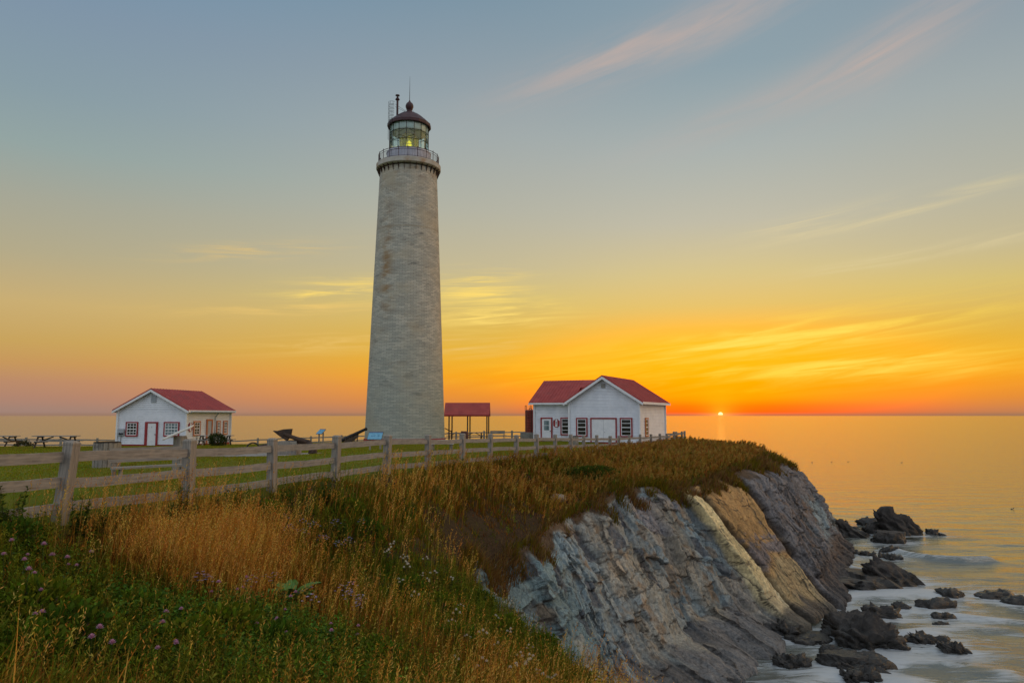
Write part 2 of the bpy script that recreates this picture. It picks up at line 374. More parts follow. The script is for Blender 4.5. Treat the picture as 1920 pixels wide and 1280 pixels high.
for x, y, z in ((-9.9, 70, 7.2), (-9.9, 62, 7.3), (-30, 62, 7.0), (-30, 68, 6.9), (9, 66, 7.12), (12, 72, 7.0), (3, 72, 7.1), (-22, 47, 7.5), (-32, 47, 7.5), (-40, 56, 7.2), (-48, 68, 6.55), (-30, 80, 5.9),
                (-13.5, 36, 7.6), (-12, 28, 7.72), (-9, 18, 7.82), (-14, 14, 7.9), (-10, 42, 7.5), (0, 52, 7.3), (0, 86, 6.9), (-24, 82, 6.2), (-50, 30, 7.8), (-50, 0, 8.0), (-10, 0, 8.0), (-10, -20, 8.2), (-80, 40, 7.5),
                (-5.5, 36, 7.55), (-4, 45, 7.38), (-6, 55, 7.28), (-8, 26, 7.75), (-3, 40, 7.45), (-2, 62, 7.2), (-2, 2, 7.9), (0, 0, 7.75), (1.5, 4, 6.9), (-4, 5, 7.45), (-20, 70, 6.9), (0, 80, 7.0), (17, 76, 6.8), (4, 60, 7.2), (-1, 2, 7.85), (-50, -30, 8)):
    ctrl.append((x, y, z))
ctrl = np.array(ctrl)
def _tps(d2): return np.where(d2 > 0, d2 * np.log(d2 + 1e-12), 0.0)
_sc = 20.0
_P = ctrl[:, :2] / _sc; _n = len(_P)
_K = _tps(((_P[:, None] - _P[None]) ** 2).sum(2)) + np.eye(_n) * .002
_A = np.zeros((_n + 3, _n + 3)); _A[:_n, :_n] = _K; _A[:_n, _n] = 1; _A[:_n, _n + 1:] = _P; _A[_n:, :_n] = _A[:_n, _n:].T
_w = np.linalg.solve(_A, np.concatenate([ctrl[:, 2], [0, 0, 0]]))
def height(x, y, rough=True):
    x = np.atleast_1d(np.asarray(x, float)); y = np.atleast_1d(np.asarray(y, float)); out = np.empty(len(x))
    for a in range(0, len(x), 40000):
        q = np.stack([x[a:a + 40000], y[a:a + 40000]], 1) / _sc
        out[a:a + 40000] = _tps(((q[:, None] - _P[None]) ** 2).sum(2)) @ _w[:_n] + _w[_n] + q @ _w[_n + 1:]
    if rough:
        g = slope_side(x, y)
        p = np.stack([x, y, x * 0], 1)
        out += g * (.13 * fbm(p * .55, 3, 5) + .05 * fbm(p * 2.2, 2, 9)) + .015 * fbm(p * .4, 2, 3)
    return out
_fx = np.array([f[0] for f in FENCE]); _fy = np.array([f[1] for f in FENCE])
def slope_side(x, y):          # 0 on the mown lawn, 1 on the wild slope outside the fence
    fx = np.interp(y, _fy, _fx)
    fx = np.where(y < _fy[0], _fx[0] - (y - _fy[0]) * -.35, fx)
    fx = np.where(y > _fy[-1], _fx[-1] + (y - _fy[-1]) * .35, fx)
    return sstep(x - fx, -.5, .6)
def H(x, y): return float(height([x], [y])[0])
RIM = np.array([(e[0], e[1]) for e in EDGE + FAR_EDGE])
def inside(x, y, poly=RIM):
    x = np.asarray(x); y = np.asarray(y); c = np.zeros(x.shape, bool); n = len(poly)
    for i in range(n):
        x0, y0 = poly[i]; x1, y1 = poly[(i + 1) % n]
        if y0 == y1: continue
        k = ((y0 > y) != (y1 > y)) & (x < (x1 - x0) * (y - y0) / (y1 - y0) + x0); c ^= k
    return c
def rim_dist(x, y, poly=RIM[:len(EDGE)]):
    d = np.full(np.shape(x), 1e9)
    for i in range(len(poly) - 1):
        a, b = poly[i], poly[i + 1]; ab = b - a
        t_ = np.clip(((x - a[0]) * ab[0] + (y - a[1]) * ab[1]) / (ab @ ab), 0, 1)
        d = np.minimum(d, np.hypot(x - a[0] - t_ * ab[0], y - a[1] - t_ * ab[1]))
    return d
def cast(px, py):              # where a line of sight meets the land
    d = ray(px, py); ys = np.linspace(3, 80, 1200)
    q = np.array([0, 0, EYE])[None] + d[None] * (ys / d[1])[:, None]
    hh = height(q[:, 0], q[:, 1], False); k = np.argmax(q[:, 2] < hh)
    return q[k] if k > 0 else q[-1]

# ------------------------------------------------------------------ ground mesh
def axis(segs):
    out = []
    for a, b, st in segs: out += list(np.arange(a, b, st))
    return np.array(out + [segs[-1][1]])
gx = axis([(-101, -50, 3), (-50, -12, .9), (-12, 22.2, .2)]); gy = axis([(-45, 0, 2.5), (0, 40, .2), (40, 70, .3), (70, 96, .6)])
GX, GY = np.meshgrid(gx, gy); gz = height(GX.ravel(), GY.ravel())
gv = np.stack([GX.ravel(), GY.ravel(), gz], 1)
nx, ny = len(gx), len(gy)
ii = (np.arange(ny - 1)[:, None] * nx + np.arange(nx - 1)[None]).ravel()
gq = np.stack([ii, ii + 1, ii + nx + 1, ii + nx], 1)
cen = gv[gq].mean(1); gq = gq[inside(cen[:, 0], cen[:, 1])]
used = np.unique(gq); remap = np.full(len(gv), -1); remap[used] = np.arange(len(used)); gv = gv[used]; gq = remap[gq]
m, t = newmat('meadow_ground')
at_ = t.n('ShaderNodeAttribute', attribute_name='lawn'); tcn = t.n('ShaderNodeTexCoord')
n1_ = t.noise(tcn.outputs['Object'], .5, 5, .6); n2_ = t.noise(tcn.outputs['Object'], 14, 5, .7); n3_ = t.noise(tcn.outputs['Object'], 90, 3, .7)
lawn = t.mix(t.step(n1_, .42, .66), (.12, .16, .010), (.17, .17, .016)); lawn = t.mix(t.m('MULTIPLY', t.step(n2_, .45, .7), .5), lawn, (.17, .13, .03))
dirtc = t.mix(t.step(n2_, .35, .65), (.034, .022, .012), (.075, .048, .024)); dirtc = t.mix(t.m('MULTIPLY', t.step(n1_, .5, .6), .5), dirtc, (.06, .045, .018))
dirtc = t.mix(t.step(n3_, .62, .7), dirtc, (.13, .1, .07))
hm = t.m('ADD', n2_, t.m('MULTIPLY', n3_, .5))
finish(t, t.mix(at_.outputs['Fac'], dirtc, lawn), .95, hm, .8, .06, spec=.1); M['ground'] = m
tag(npmesh('ground', gv, gq, mat=m, smooth=True, attrs={'lawn': 1 - slope_side(gv[:, 0], gv[:, 1])}), kind='structure')

# ------------------------------------------------------------------ cliff
def catmull(P, u):
    P = np.asarray(P, float); n = len(P); i = np.clip(np.floor(u).astype(int), 0, n - 2); f = (u - i)[:, None]
    p0 = P[np.maximum(i - 1, 0)]; p1 = P[i]; p2 = P[i + 1]; p3 = P[np.minimum(i + 2, n - 1)]
    return .5 * (2 * p1 + (p2 - p0) * f + (2 * p0 - 5 * p1 + 4 * p2 - p3) * f ** 2 + (3 * p1 - p0 - 3 * p2 + p3) * f ** 3)
def band(q, lo, hi, soft=.05): return sstep(q, lo - soft, lo + soft) * (1 - sstep(q, hi - soft, hi + soft))
CLIFF = {}
def cliff(name, pts, us, nt, closed=False, fine=True):
    pts = np.array(pts, float); E = catmull(pts, us)
    tt = np.concatenate([np.linspace(-.10, 1, nt), np.linspace(1.02, 1.35, 14)]); ns = len(us)
    U, T = np.meshgrid(us, tt, indexing='ij'); u = U.ravel(); t_ = T.ravel()
    Cx, Cy, Cz, Fx, Fy = [np.repeat(E[:, k], len(tt)) for k in range(5)]
    Cz = np.repeat(height(E[:, 0], E[:, 1], False), len(tt)) - .04
    tc_ = np.clip(t_, 0, 1)
    pw = np.interp(u, [0, 7, 9, 12, 13, 15, 16.5, 18, 21], [.9, .95, .9, .95, .98, .95, .80, .46, .5])
    kf = sstep(u, 6.6, 8.0) * (1 - sstep(u, 11.9, 12.7)); stp = np.where(tc_ < .84, .62 * tc_ / .84, .62 + .38 * (tc_ - .84) / .16)
    hz = tc_ ** pw * (1 - kf) + stp * kf + np.where(t_ < 0, t_ * 2.2, 0) + np.where(t_ > 1, (t_ - 1) * .9, 0)
    x = Cx + (Fx - Cx) * hz; y = Cy + (Fy - Cy) * hz
    z = Cz + (0 - Cz) * (t_ + np.where(t_ < 0, -t_ * 1.3, 0)); z = np.where(t_ > 1, -(t_ - 1) * 5, z)
    n = np.stack([Fx - Cx, Fy - Cy], 1); n /= np.linalg.norm(n, axis=1)[:, None]
    P3 = np.stack([x, y, z], 1)
    warp = fbm(P3 * .35, 3, 21)
    q = u + .17 * warp + .05 * fbm(P3 * 1.5, 3, 33) - .12 * (t_ - .5)
    A = sstep(t_, .0, .12)
    # fractured blocks, stretched down the bedding
    along = np.stack([(u * 2.6), t_ * 3.2, u * 0 + .5], 1)
    f1, e1, r1, k1 = cells(along * .75 + .5 * warp[:, None], 2)
    arc = np.repeat(np.concatenate([[0], np.cumsum(np.hypot(*(np.diff((E[:, :2] + E[:, 3:]) / 2, axis=0)).T))]), len(tt))
    AB = np.stack([arc + .8 * warp, t_ * 9 + .5 * vnoise(P3 * .8, 3), P3[:, 0] * .05], 1)
    f2, e2, r2, k2 = cells(AB * np.array([.95, .34, 1]), 12)
    f3, e3, r3, k3 = cells(AB * np.array([2.3, 1.05, 1]) + .25 * warp[:, None], 31)
    def hsh(a, b, s): return _h(a.astype(np.int64), b.astype(np.int64), a.astype(np.int64) * 0, s)
    def beds(kq, kt, s):              # beds cut across by joints: sharp edged blocks
        g_ = q * kq + .25 * fbm(P3 * .5, 2, s); bi = np.floor(g_); bf = g_ - bi
        v_ = t_ * kt * (.6 + .8 * hsh(bi, bi * 0, s)) + 7 * hsh(bi, bi * 0 + 1, s) + .5 * (bf - .5) * (hsh(bi, bi * 0 + 2, s) - .5) + .10 * fbm(P3 * 1.5, 2, s + 1)
        vi = np.floor(v_); vf = v_ - vi
        return hsh(bi, vi + 11, s + 2), bf, vf, hsh(bi, bi * 0 + 3, s), (hsh(bi, vi + 11, s + 3) - .5) * (bf - .5) + (hsh(bi, vi + 11, s + 4) - .5) * (vf - .5)
    B1, bf1, vf1, O1, K1 = beds(2.3, 3.2, 101); B2, bf2, vf2, O2, K2 = beds(6.5, 7.0, 131)
    slab = .62 * band(q, 12.6, 13.0, .05) - .55 * band(q, 13.02, 13.3, .04) + .42 * band(q, 13.32, 14.6, .06) - .5 * band(q, 14.66, 14.95, .06) + .35 * band(q, 14.9, 16.9, .1)
    slab += .3 * band(q, 10.2, 10.9, .08) - .2 * band(q, 11.4, 11.6, .05) + .3 * band(q, 11.65, 12.2, .07)
    calm = 1 - .75 * band(q, 12.5, 14.65, .05)
    dsp = slab * A + A * calm * (.16 * (r1 - .5) + .12 * k1 + .20 * (B1 - .5) + .26 * (O1 - .5) + .40 * K1 + .10 * (r2 - .5) + .14 * k2)
    dsp += A * (.35 + .65 * calm) * (.10 * (B2 - .5) + .09 * (O2 - .5) + .18 * K2 - .05 * ((bf2 < .06) | (vf2 < .05)))
    dsp += A * (.3 + .7 * calm) * (.08 * (r3 - .5) + .14 * k3 - .05 * (1 - sstep(e3, 0, .09)) + .04 * fbm(P3 * 1.3, 4, 8) + .05 * fbm(P3 * 7, 3, 18))
    dsp += A * .22 * fbm(P3 * .3, 3, 40)
    ridge = 1 - np.abs(fbm(np.stack([u * 5, t_ * 1.2, u * 0], 1), 3, 51))
    dsp += A * .14 * calm * (ridge - .7)
    dsp += sstep(t_, .85, 1.0) * .7 * (.5 + .5 * fbm(P3 * .6, 3, 61))
    lip = np.exp(-((t_ - .03) / .03) ** 2)
    x = x + n[:, 0] * (dsp + lip * .12 * fbm(P3 * .8, 2, 3)); y = y + n[:, 1] * (dsp); z = z + dsp * .25 * (t_ <= 1)
    # rock colours (albedo)
    def c(r, g, b): return np.array([r, g, b])
    col = np.zeros((len(u), 3)) + c(.10, .095, .085)
    blot = fbm(P3 * np.array([.9, .9, .6]), 4, 71); fine_ = fbm(P3 * 4, 4, 72); spots = fbm(P3 * np.array([1.6, 1.6, 1.0]) + 9, 3, 73)
    def lay(mask, colr): nonlocal col; col = col * (1 - mask[:, None]) + np.asarray(colr) * mask[:, None]
    lay(band(q, 7.0, 12.6, .3), c(.20, .25, .262))
    lay(band(q, 7.0, 9.3, .4), c(.165, .23, .235))
    lay(band(q, 9.9, 11.2, .3) * .6, c(.23, .24, .222))
    lay(band(q, 10.9, 12.5, .2) * sstep(B1, .42, .46), c(.19, .185, .19))
    lay(band(q, 10.2, 10.75, .08) * sstep(blot, -.3, .3) * .6, c(.28, .235, .165))
    lay(band(q, 11.62, 11.95, .07) * sstep(t_, .0, .2) * .6, c(.32, .265, .18))
    lay(band(q, 7.5, 12.5, .2) * sstep(spots, .18, .42) * .75, c(.21, .145, .085))
    lay(band(q, 8.0, 12.5, .2) * sstep(B2, .86, .87) * .6, c(.29, .265, .21))
    lay(band(q, 8.5, 12.5, .2) * (1 - sstep(B2, .14, .15)) * .7, c(.085, .085, .098))
    lay(band(q, 10.6, 12.55, .1) * sstep(B1, .66, .69) * .6, c(.27, .24, .175)); lay(band(q, 9.2, 12.4, .1) * sstep(B2, .95, .96) * .5, c(.26, .17, .09))
    lay(band(q + .05 * fbm(np.stack([u * 9, t_ * 3, u * 0], 1), 3, 61), 12.58, 13.0, .04), c(.56, .45, .23))
    lay(band(q, 12.60, 12.99, .04) * sstep(t_, .6, .9) * .5, c(.42, .37, .27))
    lay(band(q, 13.02, 13.33, .04), c(.085, .062, .04))
    lay(band(q, 13.33, 14.64, .05), c(.42, .25, .095))
    lay(band(q, 13.3, 14.64, .06) * sstep(t_ + .15 * fine_, .42, .52) * (1 - sstep(t_ + .1 * blot, .58, .64)), c(.2, .165, .15))
    lay(band(q, 13.3, 14.64, .06) * sstep(t_ + .1 * blot, .6, .72) * .8, c(.33, .26, .14))
    lay(band(q, 14.64, 14.95, .05), c(.12, .075, .04))
    lay(sstep(q, 14.9, 15.0), c(.16, .148, .143))
    lay(sstep(q, 16.2, 17.2) * band(t_, .42, .78, .1) * sstep(blot, -.35, .1), c(.24, .30, .31))
    lay(sstep(q, 15.1, 15.3) * sstep(spots, .15, .35) * .6, c(.15, .09, .05))
    lay(sstep(q, 15.1, 15.3) * sstep(t_, .72, .84) * .8, c(.115, .085, .065))
    foot = sstep(t_ + .10 * blot, .84, .94); lay(foot * .85, c(.065, .062, .06))
    lay(band(q, 8.0, 12.3, .3) * sstep(t_ + .16 * blot + .05 * (q - 10), .86, .96), c(.13, .128, .124))
    soil = (1 - sstep(t_ + .16 * blot + .05 * fine_, .02, .08)); lay(soil * .95, c(.085, .052, .026))
    lay(band(q, -1, 7.2, .4) * (1 - sstep(t_, .3, .5)), c(.06, .042, .026))
    lay(((bf1 < .035) | (vf1 < .03)) * sstep(spots, -.45, .05) * .85, c(.045, .038, .032)); lay(((bf2 < .07) | (vf2 < .05)) * sstep(blot, -.25, .15) * .55, c(.06, .05, .042)); lay((1 - sstep(e3 + .03 * fine_, .0, .04)) * sstep(blot, -.1, .3) * .6, c(.06, .05, .042))
    col *= (1 + .24 * fine_[:, None] + .16 * (r3[:, None] - .5) + .34 * (B1[:, None] - .5) + .30 * (B2[:, None] - .5))
    V = np.stack([x, y, z], 1); nn = len(tt); CLIFF[name] = CLIFF.get(name) or (V, u, t_, blot)
    i0 = (np.arange(ns - 1)[:, None] * nn + np.arange(nn - 1)[None]).ravel()
    quads = np.stack([i0, i0 + 1, i0 + nn + 1, i0 + nn], 1)
    return npmesh(name, V, quads[:, ::-1], mat=M['rock'], cols=np.clip(col, .01, .8))
m, t = newmat('cliff_rock'); a_ = t.n('ShaderNodeAttribute', attribute_name='Col'); tcn = t.n('ShaderNodeTexCoord')
mp = t.n('ShaderNodeMapping', {0: tcn.outputs['Object']}); mp.inputs['Scale'].default_value = (1, 1, .6)
n1_ = t.noise(mp.outputs[0], 9, 6, .65); n2_ = t.noise(mp.outputs[0], 38, 4, .6)
vv = t.n('ShaderNodeTexVoronoi', {'Vector': mp.outputs[0], 'Scale': 5.5}, feature='DISTANCE_TO_EDGE')
base = t.mix(1.0, a_.outputs[0], t.ramp(n1_, [(.3, (.62, .62, .63)), (.5, (1, 1, 1)), (.72, (1.42, 1.38, 1.3))]), 'MULTIPLY')
hh_ = t.m('ADD', t.m('MULTIPLY', n1_, .7), t.m('ADD', t.m('MULTIPLY', n2_, .25), t.m('MULTIPLY', t.step(vv.outputs[0], 0, .06), .35)))
finish(t, base, .88, hh_, .9, .07, spec=.25); M['rock'] = m
_us = np.concatenate([np.linspace(1, 7, 160), np.linspace(7, 16.5, 720)[1:], np.linspace(16.5, 20.8, 260)[1:]])
tag(cliff('cliff_terrain', EDGE, _us, 170), kind='structure')
_fe = [EDGE[-2], EDGE[-1]] + FAR_EDGE + [EDGE[0], EDGE[1]]
tag(cliff('cliff_terrain', _fe, np.linspace(0, len(_fe) - 1, 500), 40), kind='structure')

# ------------------------------------------------------------------ shore rocks
m, t = newmat('shore_rock'); tcn = t.n('ShaderNodeTexCoord'); g_ = t.n('ShaderNodeNewGeometry')
sp_ = t.n('ShaderNodeSeparateXYZ', {0: g_.outputs['Position']})
n1_ = t.noise(g_.outputs['Position'], 1.3, 6, .65); n2_ = t.noise(g_.outputs['Position'], 11, 5, .65)
base = t.ramp(n1_, [(.3, (.018, .016, .014)), (.5, (.036, .031, .027)), (.7, (.07, .058, .047))])
base = t.mix(t.m('MULTIPLY', t.step(n2_, .5, .7), .5), base, (.10, .085, .07))
wet = t.m('SUBTRACT', 1.0, t.step(t.m('ADD', sp_.outputs[2], t.m('MULTIPLY', n1_, .5)), .45, 1.25))
base = t.mix(t.m('MULTIPLY', wet, .8), base, (.022, .02, .016))
finish(t, base, t.m('SUBTRACT', .8, t.m('MULTIPLY', wet, .55)), t.m('ADD', n1_, t.m('MULTIPLY', n2_, .5)), .9, .12, spec=.4); M['shore'] = m
ROCKS = []
def rock(label, px, py, wpx, hpx, depth=1.0, lean=(0, 0), tilt=0, seed=0, sub=5, flat=0, name='sea_rock', zoff=0.0, strata=0.0, rz=0.0, group=None, cat='rock', jag=1.0):
    """rock standing in the water: px,py = middle of its waterline, size as seen"""
    d = ray(px, py); k = EYE / -d[2]; p = np.array([0, 0, EYE]) + d * k; zc = k
    wx = wpx / F * zc; hz = hpx / F * zc
    bm = bmesh.new(); bmesh.ops.create_icosphere(bm, subdivisions=sub, radius=1)
    V = np.array([v.co[:] for v in bm.verts]); fc = np.array([[v.index for v in f.verts] for f in bm.faces]); bm.free()
    sh = V.copy(); rr = np.sign(sh) * np.abs(sh) ** .8
    Vw = rr * np.array([wx / 2, wx / 2 * depth, hz])
    q = Vw * (1.6 / max(wx, .6)) * 1.5 + seed * 7.1
    f1, e1, r1, k1 = cells(q, seed); f2, e2, r2, k2 = cells(q * 2.6, seed + 5)
    amp = min(wx, hz * 2.0)
    dsp = jag * amp * (.10 * (r1 - .5) + .34 * k1 + .07 * (r2 - .5) + .22 * k2 + .05 * fbm(q * 1.2, 3, seed) - .05 * (1 - sstep(e2, 0, .1)))
    nrm_ = sh / np.linalg.norm(sh, axis=1)[:, None]
    if strata:
        w_ = Vw @ np.array([cos(strata), .3, sin(strata)]) ; fr = (w_ * 3.4 + fbm(q, 2, seed)) % 1.0
        dsp += amp * .16 * (fr - .5) * sstep(Vw[:, 2], -.1, .2)
    Vw = Vw + nrm_ * dsp[:, None]
    top = sstep(Vw[:, 2] / max(hz, .01), -.2, 1.0)
    Vw[:, 0] += top * lean[0] * wx; Vw[:, 1] += top * lean[1] * wx
    Vw[:, 2] += tilt * Vw[:, 0]
    if flat: Vw[:, 2] = np.minimum(Vw[:, 2], hz * (1 - flat) + .15 * (Vw[:, 2] - hz * (1 - flat)))
    Vw[:, 2] = np.maximum(Vw[:, 2], -1.4)
    c_, s_ = cos(rz), sin(rz); Vw = Vw @ np.array([[c_, s_, 0], [-s_, c_, 0], [0, 0, 1]])
    o = npmesh(name, Vw, None, fc, M['shore'])
    o.location = (p[0], p[1] + wx / 2 * depth * .3, zoff - .02)
    tag(o, label, cat, group); ROCKS.append((p[0], p[1] + wx / 2 * depth * .3, wx / 2, wx / 2 * depth)); return o
rock('tall brown sea rock, hooked top leaning left, long slope to the right', 1702, 1002, 78, 40, .7, (-.30, 0), -.12, 3, jag=.45)
rock('flat topped boulder in the foam in front of the tall hooked rock', 1671, 1017, 60, 26, .8, (0, 0), 0, 4, flat=.25, jag=.5)
rock('long dark ridge of rock running out from the foot of the headland', 1598, 1003, 82, 21, .9, (-.2, 0), -.25, 5)
rock('rounded dark boulder between the headland ridge and the hooked rock', 1642, 1000, 38, 20, .9, (0, 0), 0, 6, sub=4, jag=.5)
rock('low far ridge of rock behind the rounded dark boulder', 1640, 985, 56, 12, .6, (0, 0), 0, 7, sub=4)
rock('small dark rock just right of the tall hooked rock', 1750, 1001, 22, 8, .8, (0, 0), 0, 8, sub=4)
rock('tiny rock at the end of the row beside the hooked rock', 1768, 1004, 12, 4, .8, (0, 0), 0, 9, sub=3)
rock('low rock at the start of the breaking white wave', 1667, 1034, 34, 10, .7, (.1, 0), .1, 10, sub=4)
rock('tiny dark rock in the channel below the headland tip', 1603, 1038, 18, 7, .8, (0, 0), 0, 11, sub=3)
rock('low jagged rock in the channel right of the tiny dark one', 1630, 1042, 28, 9, .7, (0, 0), 0, 12, sub=4)
rock('small jagged twin rock in the middle of the channel', 1659, 1046, 22, 9, .8, (0, 0), 0, 13, sub=4)
rock('pointed small rock at the right end of the channel rocks', 1680, 1050, 28, 11, .8, (0, 0), 0, 14, sub=4)
rock('broad grey rock shelf spreading from the foot of the headland', 1604, 1098, 160, 26, .9, (-.15, 0), -.06, 15, flat=.3)
rock('dark wedge of rock rising at the seaward end of the grey shelf', 1685, 1094, 100, 30, .7, (-.2, 0), -.16, 16, jag=.55)
rock('small dark boulder at the inner end of the grey shelf', 1538, 1112, 46, 22, .8, (0, 0), 0, 17)
rock('pale weed edged rock standing alone right of the shelf', 1782, 1118, 44, 12, .8, (0, 0), 0, 18, sub=4)
rock('low rock ledge at the right picture edge with rusty weed', 1868, 1118, 70, 9, .7, (0, 0), .05, 19, sub=4)
rock('dark ledge cut by the right picture edge', 1912, 1130, 60, 10, .7, (0, 0), 0, 20, sub=4)
rock('small flat dark rock in the foam above the big slanted mass', 1690, 1141, 34, 11, .8, (0, 0), 0, 21, sub=4)
rock('long low submerged ledge washed by foam right of the slanted mass', 1758, 1138, 76, 12, .5, (0, 0), .05, 22, sub=4)
rock('narrow wet rock in the streaming water below the long ledge', 1774, 1158, 48, 9, .5, (0, 0), -.08, 23, sub=4)
rock('small wet rock low in the streaming water', 1765, 1172, 30, 7, .6, (0, 0), 0, 24, sub=4)
rock('big black mass of slanted slate slabs at the cliff foot', 1628, 1205, 128, 32, 1.25, (-.05, 0), 0, 25, strata=.8)
rock('weedy blocky ledge with upright slabs in front of the slanted mass', 1612, 1250, 128, 22, .7, (0, 0), 0, 26, strata=.3, flat=.15)
rock('long dark ridge of slate trailing right from the slanted mass', 1745, 1206, 86, 15, .6, (0, 0), -.1, 27, strata=.6)
rock('pointed dark rock at the far end of the slate ridge', 1798, 1225, 54, 15, .7, (-.1, 0), -.15, 28, strata=.5)
rock('low black rock nearest the bottom edge with spray on it', 1618, 1276, 84, 20, .6, (0, 0), 0, 29, strata=.4)
rock('brown weed covered ledge against the foot of the yellow slab', 1520, 1200, 86, 12, .9, (0, 0), 0, 30, flat=.4)
rock('dark boulder heap where the cliff meets the tide pool', 1488, 1246, 60, 15, .8, (0, 0), 0, 31, strata=.7)
rock('small weed rock in the still tide pool', 1560, 1222, 44, 9, .8, (0, 0), 0, 32, sub=4)
rock('dark rock between the yellow slab and the tide pool', 1474, 1190, 40, 20, .9, (0, 0), 0, 34, strata=.6, sub=4)
rock('jagged flat rock behind the top of the slanted mass', 1660, 1156, 72, 16, .7, (0, 0), -.1, 35, strata=.5, sub=4)

# ------------------------------------------------------------------ sea
def spread(dense, lo, hi, k=1.16):
    a, b, st = dense; core = list(np.arange(a, b, st)); out = core[:]
    v, s_ = core[-1], st
    while v < hi: s_ *= k; v += s_; out.append(v)
    v, s_ = core[0], st; left = []
    while v > lo: s_ *= k; v -= s_; left.append(v)
    return np.array(left[::-1] + out)
xs_ = spread((6, 48, .22), -30000, 30000); ys_ = spread((22, 80, .22), -3000, 40000)
SX, SY = np.meshgrid(xs_, ys_); px_, py_ = SX.ravel(), SY.ravel()
P2 = np.stack([px_, py_, px_ * 0], 1)
shore = np.full(len(px_), 60.0); rk = np.zeros(len(px_))
for (rx, ry, ra, rb) in ROCKS:
    d_ = np.hypot((px_ - rx) / 1.0, (py_ - ry) / (rb / ra + .15)) - ra; shore = np.minimum(shore, np.maximum(d_, 0))
foot = np.array([(e[3], e[4]) for e in EDGE]); shore = np.minimum(shore, rim_dist(px_, py_, foot) * 1.0)
near = np.exp(-((np.hypot(px_ - 24, py_ - 40)) / 45) ** 2)
sw = .10 * fbm(P2 * np.array([.12, .28, 1]), 3, 4) + .05 * fbm(P2 * np.array([.35, .9, 1]), 3, 14)
def sea_pt(px, py):
    d = ray(px, py); return (np.array([0, 0, EYE]) + d * (EYE / -d[2]))[:2]
foamv = np.exp(-shore / 1.8) * 1.2
wave_lines = [([(1668, 1030), (1700, 1040), (1745, 1048), (1800, 1051), (1850, 1050)], .5, .26), ([(1560, 1050), (1600, 1064), (1640, 1068)], .3, .1), ([(1560, 1120), (1640, 1116), (1740, 1112)], .9, .15),
              ([(1700, 1190), (1760, 1180), (1820, 1178), (1900, 1184)], .5, .12), ([(1760, 1150), (1840, 1160), (1915, 1166)], .4, .10), ([(1660, 1240), (1760, 1244), (1880, 1262)], .6, .12), ([(1480, 1285), (1560, 1262), (1700, 1280)], .7, .15)]
for pts_, wd, hh in wave_lines:
    q_ = np.array([sea_pt(*p) for p in pts_]); d_ = rim_dist(px_, py_, q_)
    sw += hh * np.exp(-(d_ / (wd * 1.1)) ** 2); foamv += .7 * np.exp(-(d_ / (wd * 1.3)) ** 2)
kel = sea_pt(1825, 996); kelp = np.exp(-((px_ - kel[0]) / 2.6) ** 2 - ((py_ - kel[1]) / 1.6) ** 2)
fl = np.exp(-np.maximum(np.hypot((px_ - 24) / 1.1, (py_ - 38)) - 10, 0) / 7)
foamv += .30 * fl
sz = sw * (near + .25 * np.exp(-np.hypot(px_, py_) / 300))
sv = np.stack([px_, py_, sz], 1); nx, ny = len(xs_), len(ys_)
ii = (np.arange(ny - 1)[:, None] * nx + np.arange(nx - 1)[None]).ravel()
sq = np.stack([ii, ii + 1, ii + nx + 1, ii + nx], 1)
m, t = newmat('sea_water'); g_ = t.n('ShaderNodeNewGeometry'); pos = g_.outputs['Position']
mp = t.n('ShaderNodeMapping', {0: pos}); mp.inputs['Scale'].default_value = (.35, 1, 1)
wv1 = t.noise(mp.outputs[0], .55, 5, .62, .4); wv2 = t.noise(mp.outputs[0], 2.0, 4, .6)
mp2 = t.n('ShaderNodeMapping', {0: pos}); mp2.inputs['Scale'].default_value = (.28, 1.1, 1); mp2.inputs['Rotation'].default_value = (0, 0, R(8))
fn = t.noise(mp2.outputs[0], 2.1, 8, .70, 1.4); fn2 = t.noise(mp2.outputs[0], .5, 4, .6, .8)
fa = t.n('ShaderNodeAttribute', attribute_name='foam').outputs['Fac']; ka = t.n('ShaderNodeAttribute', attribute_name='kelp').outputs['Fac']
fm = t.step(t.m('ADD', t.m('MULTIPLY', fa, .75), t.m('MULTIPLY', t.m('ADD', t.m('SUBTRACT', fn, .5), t.m('MULTIPLY', t.m('SUBTRACT', fn2, .5), .8)), 2.3)), .52, 1.35)
kp = t.step(t.m('ADD', ka, t.m('MULTIPLY', t.m('SUBTRACT', fn, .5), 1.6)), .55, .75)
base = t.mix(kp, (.04, .042, .025), (.02, .017, .008))
base = t.mix(t.m('MULTIPLY', fm, .8), base, (.44, .48, .50))
hgt = t.m('ADD', t.m('ADD', wv1, t.m('MULTIPLY', wv2, .22)), t.m('MULTIPLY', t.m('MINIMUM', fa, 1.0), t.m('MULTIPLY', fn, .35)))
finish(t, base, t.m('ADD', .135, t.m('MULTIPLY', fm, .4)), hgt, .42, .34, spec=.5, extra={'IOR': 2.3}); M['sea'] = m
tag(npmesh('sea', sv, sq, mat=m, smooth=True, attrs={'foam': foamv, 'kelp': kelp}), kind='structure')
